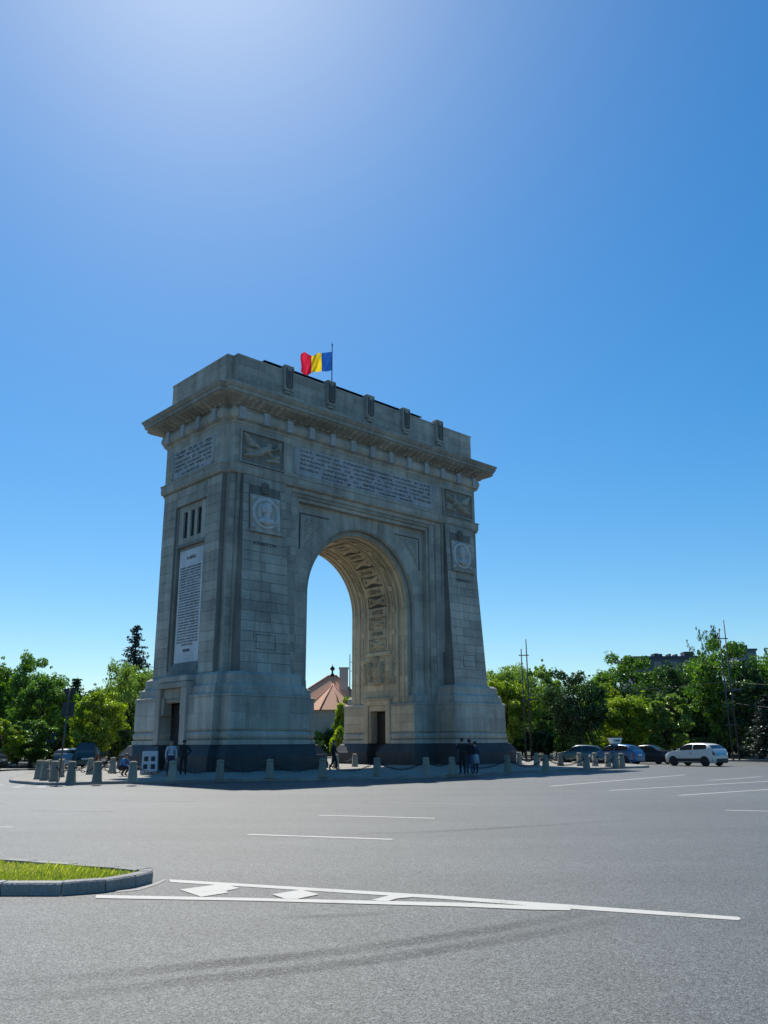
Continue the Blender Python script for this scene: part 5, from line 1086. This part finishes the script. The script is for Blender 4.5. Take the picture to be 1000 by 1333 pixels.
# ------------------------------------------------------------------ signs, boards, poles
SIGNB = plain('sign_back', (.035, .038, .042), .5, .4); SIGNBLUE = plain('sign_blue', (.02, .09, .36), .4); WHITE = plain('white_sheet', (.48, .48, .49), .5)
p = gp(71, 1021, 0); p = Vector((p.x, p.y + .45, .128))
sp = empty('road_sign', p, 0, 'pole with the dark backs of a triangular and a square road sign', 'sign')
ls = R(-1.6); tz = lambda z: -math.sin(ls) * z * -1
zt = at_depth(77, 896.5, p.y).z - .128
MB().tube([(0, 0, 0), (.14, 0, zt + .03)], [.04, .04], 10).build('pole', STEEL, sp)
def flatpoly(pts, y0, y1):
    n = len(pts); return MB().add([(x, y0, z) for x, z in pts] + [(x, y1, z) for x, z in pts], [tuple(range(n)), tuple(range(2 * n - 1, n - 1, -1))] + [(i, n + i, n + (i + 1) % n, (i + 1) % n) for i in range(n)])
flatpoly([(-.29 + .13, zt), (.29 + .13, zt), (.32 + .13, zt - .05), (.04 + .12, zt - .57), (-.04 + .12, zt - .57), (-.32 + .13, zt - .05)], .05, .08).build('triangular_plate', SIGNB, sp)
MB().box(-.28 + .11, .28 + .11, .05, .08, zt - 1.27, zt - .61).build('square_plate', SIGNB, sp)
for z in (zt - .15, zt - .4, zt - .75, zt - 1.1): MB().box(-.1 + .11, .1 + .11, -.055, .05, z - .02, z + .02).build('bracket', STEEL, sp)
# A-frame picture board
p = on(194, 1008.4); ab = empty('picture_board', p, R(12), 'white A-frame board with four dark pictures beside the arch', 'board')
MB().hexa([(-.46, -.36, .12), (.46, -.36, .12), (.46, -.33, .12), (-.46, -.33, .12)], [(-.40, -.02, 1.22), (.40, -.02, 1.22), (.40, .01, 1.22), (-.40, .01, 1.22)]).build('panel', WHITE, ab)
MB().hexa([(-.46, .33, .0), (.46, .33, .0), (.46, .36, .0), (-.46, .36, .0)], [(-.40, .012, 1.2), (.40, .012, 1.2), (.40, .04, 1.2), (-.40, .04, 1.2)]).build('panel', WHITE, ab)
for s in (-1, 1): MB().tube([(s * .44, -.385, 0), (s * .38, -.01, 1.2)], .018, 6).build('leg', IRON, ab)
mpb = plane_m((0, -.2, .62), (1, 0, 0), (0, .34, 1.1))
for i, (x, y) in enumerate(((-.19, .2), (.17, .2), (-.21, -.22), (.19, -.22))): place('picture', relief_mesh('picture', .22, .26, 6, 6, [(0, 0, .1, 0, .03, .1, .05)], PLASTIC, .02), ab, mpb @ Matrix.Translation((x, y, .012)))
# twin tram poles
def twin(px, py, topy, gap, lab, dep=None):
    b = gp(px, py, .125) if dep is None else Vector((at_depth(px, py, dep).x, dep, .125)); H = at_depth(px, topy, b.y).z; t = empty('twin_pole', b, 0, lab, 'pole', 'twin tram wire poles')
    for s, dh in ((-1, -.9), (1, 0)):
        MB().tube([(s * gap / 2, 0, 0), (s * gap / 2, 0, H + dh)], [.085, .05], 8).build('pole', STEEL, t)
    for z in (H * .24, H * .48, H * .86): MB().box(-gap / 2 - .25, gap / 2 + .2, -.04, .04, z, z + .08).build('crossbar', STEEL, t)
    MB().box(gap / 2 + .05, gap / 2 + .9, -.05, .05, H * .485, H * .5).build('bracket_arm', STEEL, t); return t
twin(959, 990.5, 809, .52, 'tall pair of grey poles joined by crossbars behind the white car', 75)
twin(689, 988, 834, .5, 'pair of grey poles joined by crossbars beside the right end of the arch', 80)
b = Vector((at_depth(455, 985, 105).x, 105, .12)); H = at_depth(454, 853, 105).z; t = empty('twin_pole', b, 0, 'thin pole with lamp arms seen through the archway before the house', 'pole')
MB().tube([(0, 0, 0), (0, 0, H)], [.1, .05], 8).build('pole', STEEL, t)
for z, l in ((H - 1.0, .5), (H - 2.1, .9)): MB().box(.0, l, -.03, .03, z, z + .06).box(l - .25, l + .1, -.07, .07, z - .07, z).build('lamp_arm', STEEL, t)
# pedestrian crossing sign on the left
b = at_depth(61, 1000, 66); t = empty('crossing_sign', (b.x, 66, .125), 0, 'blue crossing sign with a white triangle on a pole under the left trees', 'sign')
MB().tube([(0, 0, 0), (0, 0, 2.6)], .035, 8).build('pole', STEEL, t); MB().box(-.38, .38, -.06, -.03, 1.8, 2.6).build('plate', SIGNBLUE, t); flatpoly([(-.28, 1.92), (.28, 1.92), (0, 2.48)], -.072, -.061).build('triangle', WHITE, t)

# ------------------------------------------------------------------ house behind the arch
def house():
    D = 118; c = at_depth(432, 985, D); t = empty('house', (c.x, D, .12), 0, 'house with red tiled hipped roof, corner turret and chimney seen through the archway', 'house')
    WALL = plain('house_wall', (.42, .37, .30), .9, noise=.12, scale=2); ROOF = plain('roof_tiles', (.62, .33, .19), .85, noise=.16, scale=9, bump=.3); RIDGE = plain('ridge_tile', (.30, .13, .09), .85)
    X = lambda px, py: at_depth(px, py, D).x - c.x; Z = lambda px, py: at_depth(px, py, D).z - .12
    ez = Z(405, 936); tz_ = Z(430, 925); ap = Z(430, 876)
    MB().box(-9, 6, 0, 11, 0, ez).build('wall', WALL, t)
    r = MB(); r.add([(-9.6, -.6, ez), (6.6, -.6, ez), (6.6, 11.6, ez), (-9.6, 11.6, ez), (-.9, 5.2, ap), (.2, 5.2, ap)], [(0, 1, 5, 4), (1, 2, 5), (2, 3, 4, 5), (3, 0, 4), (3, 2, 1, 0)]); ro = r.build('roof', ROOF, t)
    MB().tube([(-9.6, -.6, ez), (-.9, 5.2, ap), (.2, 5.2, ap), (6.6, -.6, ez)], .14, 6).build('ridge', RIDGE, ro)
    # turret
    tx, R1 = X(432, 930), 3.1; oc = [(tx + R1 * math.cos(R(22.5 + 45 * k)), .2 + R1 * math.sin(R(22.5 + 45 * k))) for k in range(8)]; oe = [(tx + (R1 + .55) * math.cos(R(22.5 + 45 * k)), .2 + (R1 + .55) * math.sin(R(22.5 + 45 * k))) for k in range(8)]
    MB().prism(oc, 0, tz_ + .3).build('turret_wall', WALL, t); pz = Z(432, 889)
    rf = MB().add([(x, y, tz_) for x, y in oe] + [(tx, .2 + 1.2, pz)], [(k, (k + 1) % 8, 8) for k in range(8)] + [tuple(range(7, -1, -1))]).build('turret_roof', ROOF, t)
    for k in range(8): MB().tube([(oe[k][0], oe[k][1], tz_), (tx, 1.4, pz)], .1, 5).build('hip_ridge', RIDGE, rf)
    MB().lathe([(.22, 0), (.3, .25), (.12, .5), (.12, .8), (.34, 1.0), (.34, 1.2), (.05, 1.5), (.0, 1.9)], 8, (-.35, 5.2, ap - .1)).build('finial', IRON, ro)
    chx = X(446, 880); MB().box(chx - .6, chx + .6, 3.2, 4.3, ap - 3.2, Z(446, 867)).box(chx - .7, chx + .7, 3.1, 4.4, Z(446, 868), Z(446, 866)).build('chimney', plain('chimney_plaster', (.5, .42, .36), .9), ro)
    dx = X(411, 915); dm = MB().add([(dx - 1.5, -.3, ez + .9), (dx + 1.5, -.3, ez + .9), (dx, -.3, ez + 2.2), (dx, 3.0, ez + 2.4)], [(0, 1, 2), (1, 3, 2), (0, 2, 3), (0, 3, 1)]).build('dormer', ROOF, ro); MB().add([(dx - 1.1, -.34, ez + .95), (dx + 1.1, -.34, ez + .95), (dx, -.34, ez + 1.9)], [(0, 1, 2)]).build('dormer_window', DARK, ro)
    for x in (-7.2, -5.2, -3.4, 2.8, 4.6):
        for z in (.9, 4.3):
            if z + 2.1 > ez: continue
            w = MB().box(x - .55, x + .55, -.06, .02, z, z + 1.9).build('window', WHITE, t); MB().box(x - .45, x + .45, -.08, -.06, z + .1, z + 1.8).build('window_pane', GLASSD, w); MB().box(x - .7, x + .7, -.16, 0, z - .12, z).build('sill', WALL, w)
    for k in (5, 4, 6):
        a = R(45 * k); n = Vector((math.cos(a), math.sin(a), 0)); q = Vector((tx, .2, 0)) + n * (R1 * math.cos(R(22.5)) + .03); M = plane_m(q, n.cross(Vector((0, 0, 1))) * -1, (0, 0, 1))
        for z in (1.0, 4.2):
            if z + 1.9 > tz_: continue
            w = MB().box(-.6, .6, z, z + 1.8, -.02, .04).build('window', WHITE, t, M); MB().box(-.5, .5, z + .1, z + 1.7, .04, .06).build('window_pane', GLASSD, w, M)
    return t
house()
# flat-roofed block and others beyond the right trees
def block(px0, px1, topy, D, depth, label, col, roofs=(), win=True):
    a, b = at_depth(px0, topy, D), at_depth(px1, topy, D); t = empty('apartment_block', ((a.x + b.x) / 2, D, .1), 0, label, 'building'); w = (b.x - a.x) / 2; H = a.z
    wm = plain('block_wall_%d' % px0, col, .9, noise=.1, scale=.6); MB().box(-w, w, 0, depth, 0, H - .5).build('wall', wm, t); MB().box(-w - .3, w + .3, -.3, depth + .3, H - .5, H).build('roof', plain('block_roof_%d' % px0, tuple(x * .7 for x in col), .9), t)
    if win:
        nx = max(2, int(2 * w / 3.4))
        for fz in range(int((H - 1) // 3.1)):
            for i in range(nx):
                x = -w + (i + .5) * 2 * w / nx; z = H - 3.0 - fz * 3.1
                if z < 1: continue
                wi = MB().box(x - .8, x + .8, -.05, .02, z, z + 1.6).build('window', WHITE, t); MB().box(x - .72, x + .72, -.07, -.05, z + .08, z + 1.52).build('window_pane', GLASSD, wi)
    for x0, x1, h in roofs: MB().box(w * x0, w * x1, 2, 5, H, H + h).build('roof_unit', plain('roof_unit_%d_%d' % (px0, int(x0 * 100)), (.05, .055, .065), .7), t)
    return t
block(824, 908, 855, 210, 14, 'long dark flat-roofed block behind the right-hand trees', (.10, .12, .16), [(-.25, -.12, .9), (-.1, .0, .8), (.22, .27, .8), (.42, .48, .7), (.7, .98, 1.3)])
block(958, 984, 845, 230, 8, 'grey block with stepped roof behind the largest tree', (.16, .19, .22), [(-.2, .5, 1.2)])
t = block(984, 1035, 884, 150, 12, 'red brick building at the right edge behind the bare tree', (.26, .12, .08), [])
# dark fence on the right
fx0, fx1 = at_depth(905, 985, 86), at_depth(1010, 985, 84)
fe = empty('fence', (fx0.x, 86, .125), math.atan2(-2, fx1.x - fx0.x), 'dark metal fence under the trees beside the twin poles', 'fence'); LF = math.hypot(fx1.x - fx0.x, 2)
for z in (.25, 1.75): MB().box(0, LF, -.025, .025, z, z + .05).build('rail', IRON, fe)
pk = MB().box(-.012, .012, -.012, .012, 0, 2.0).mesh('picket', IRON); po_ = MB().box(-.05, .05, -.05, .05, 0, 2.15).lathe([(.05, 2.15), (.07, 2.2), (.0, 2.3)], 8).mesh('fence_post', IRON)
for i in range(int(LF / .16)): o = link('picket', pk, fe); o.location = (i * .16, 0, 0)
for i in range(int(LF / 2.5) + 1): o = link('fence_post', po_, fe); o.location = (i * 2.5, 0, 0)

# tram wires from the twin poles
for (a, b, lab) in (((959, 888, 75), (1100, 893, 62), 'upper thin wire running right from the tall twin poles'), ((959, 916, 75), (1120, 925, 60), 'lower thin wire running right from the tall twin poles'), ((959, 886, 75), (689, 905, 80), 'long thin wire strung between the two pairs of twin poles')):
    p, q = at_depth(*a), at_depth(*b); L = (q - p).length
    pts = [p.lerp(q, i / 14) - Vector((0, 0, .012 * L * 4 * (i / 14) * (1 - i / 14))) for i in range(15)]
    tag(MB().tube(pts, .018, 5).build('tram_wire', IRON), lab, 'wire', 'overhead tram wires')
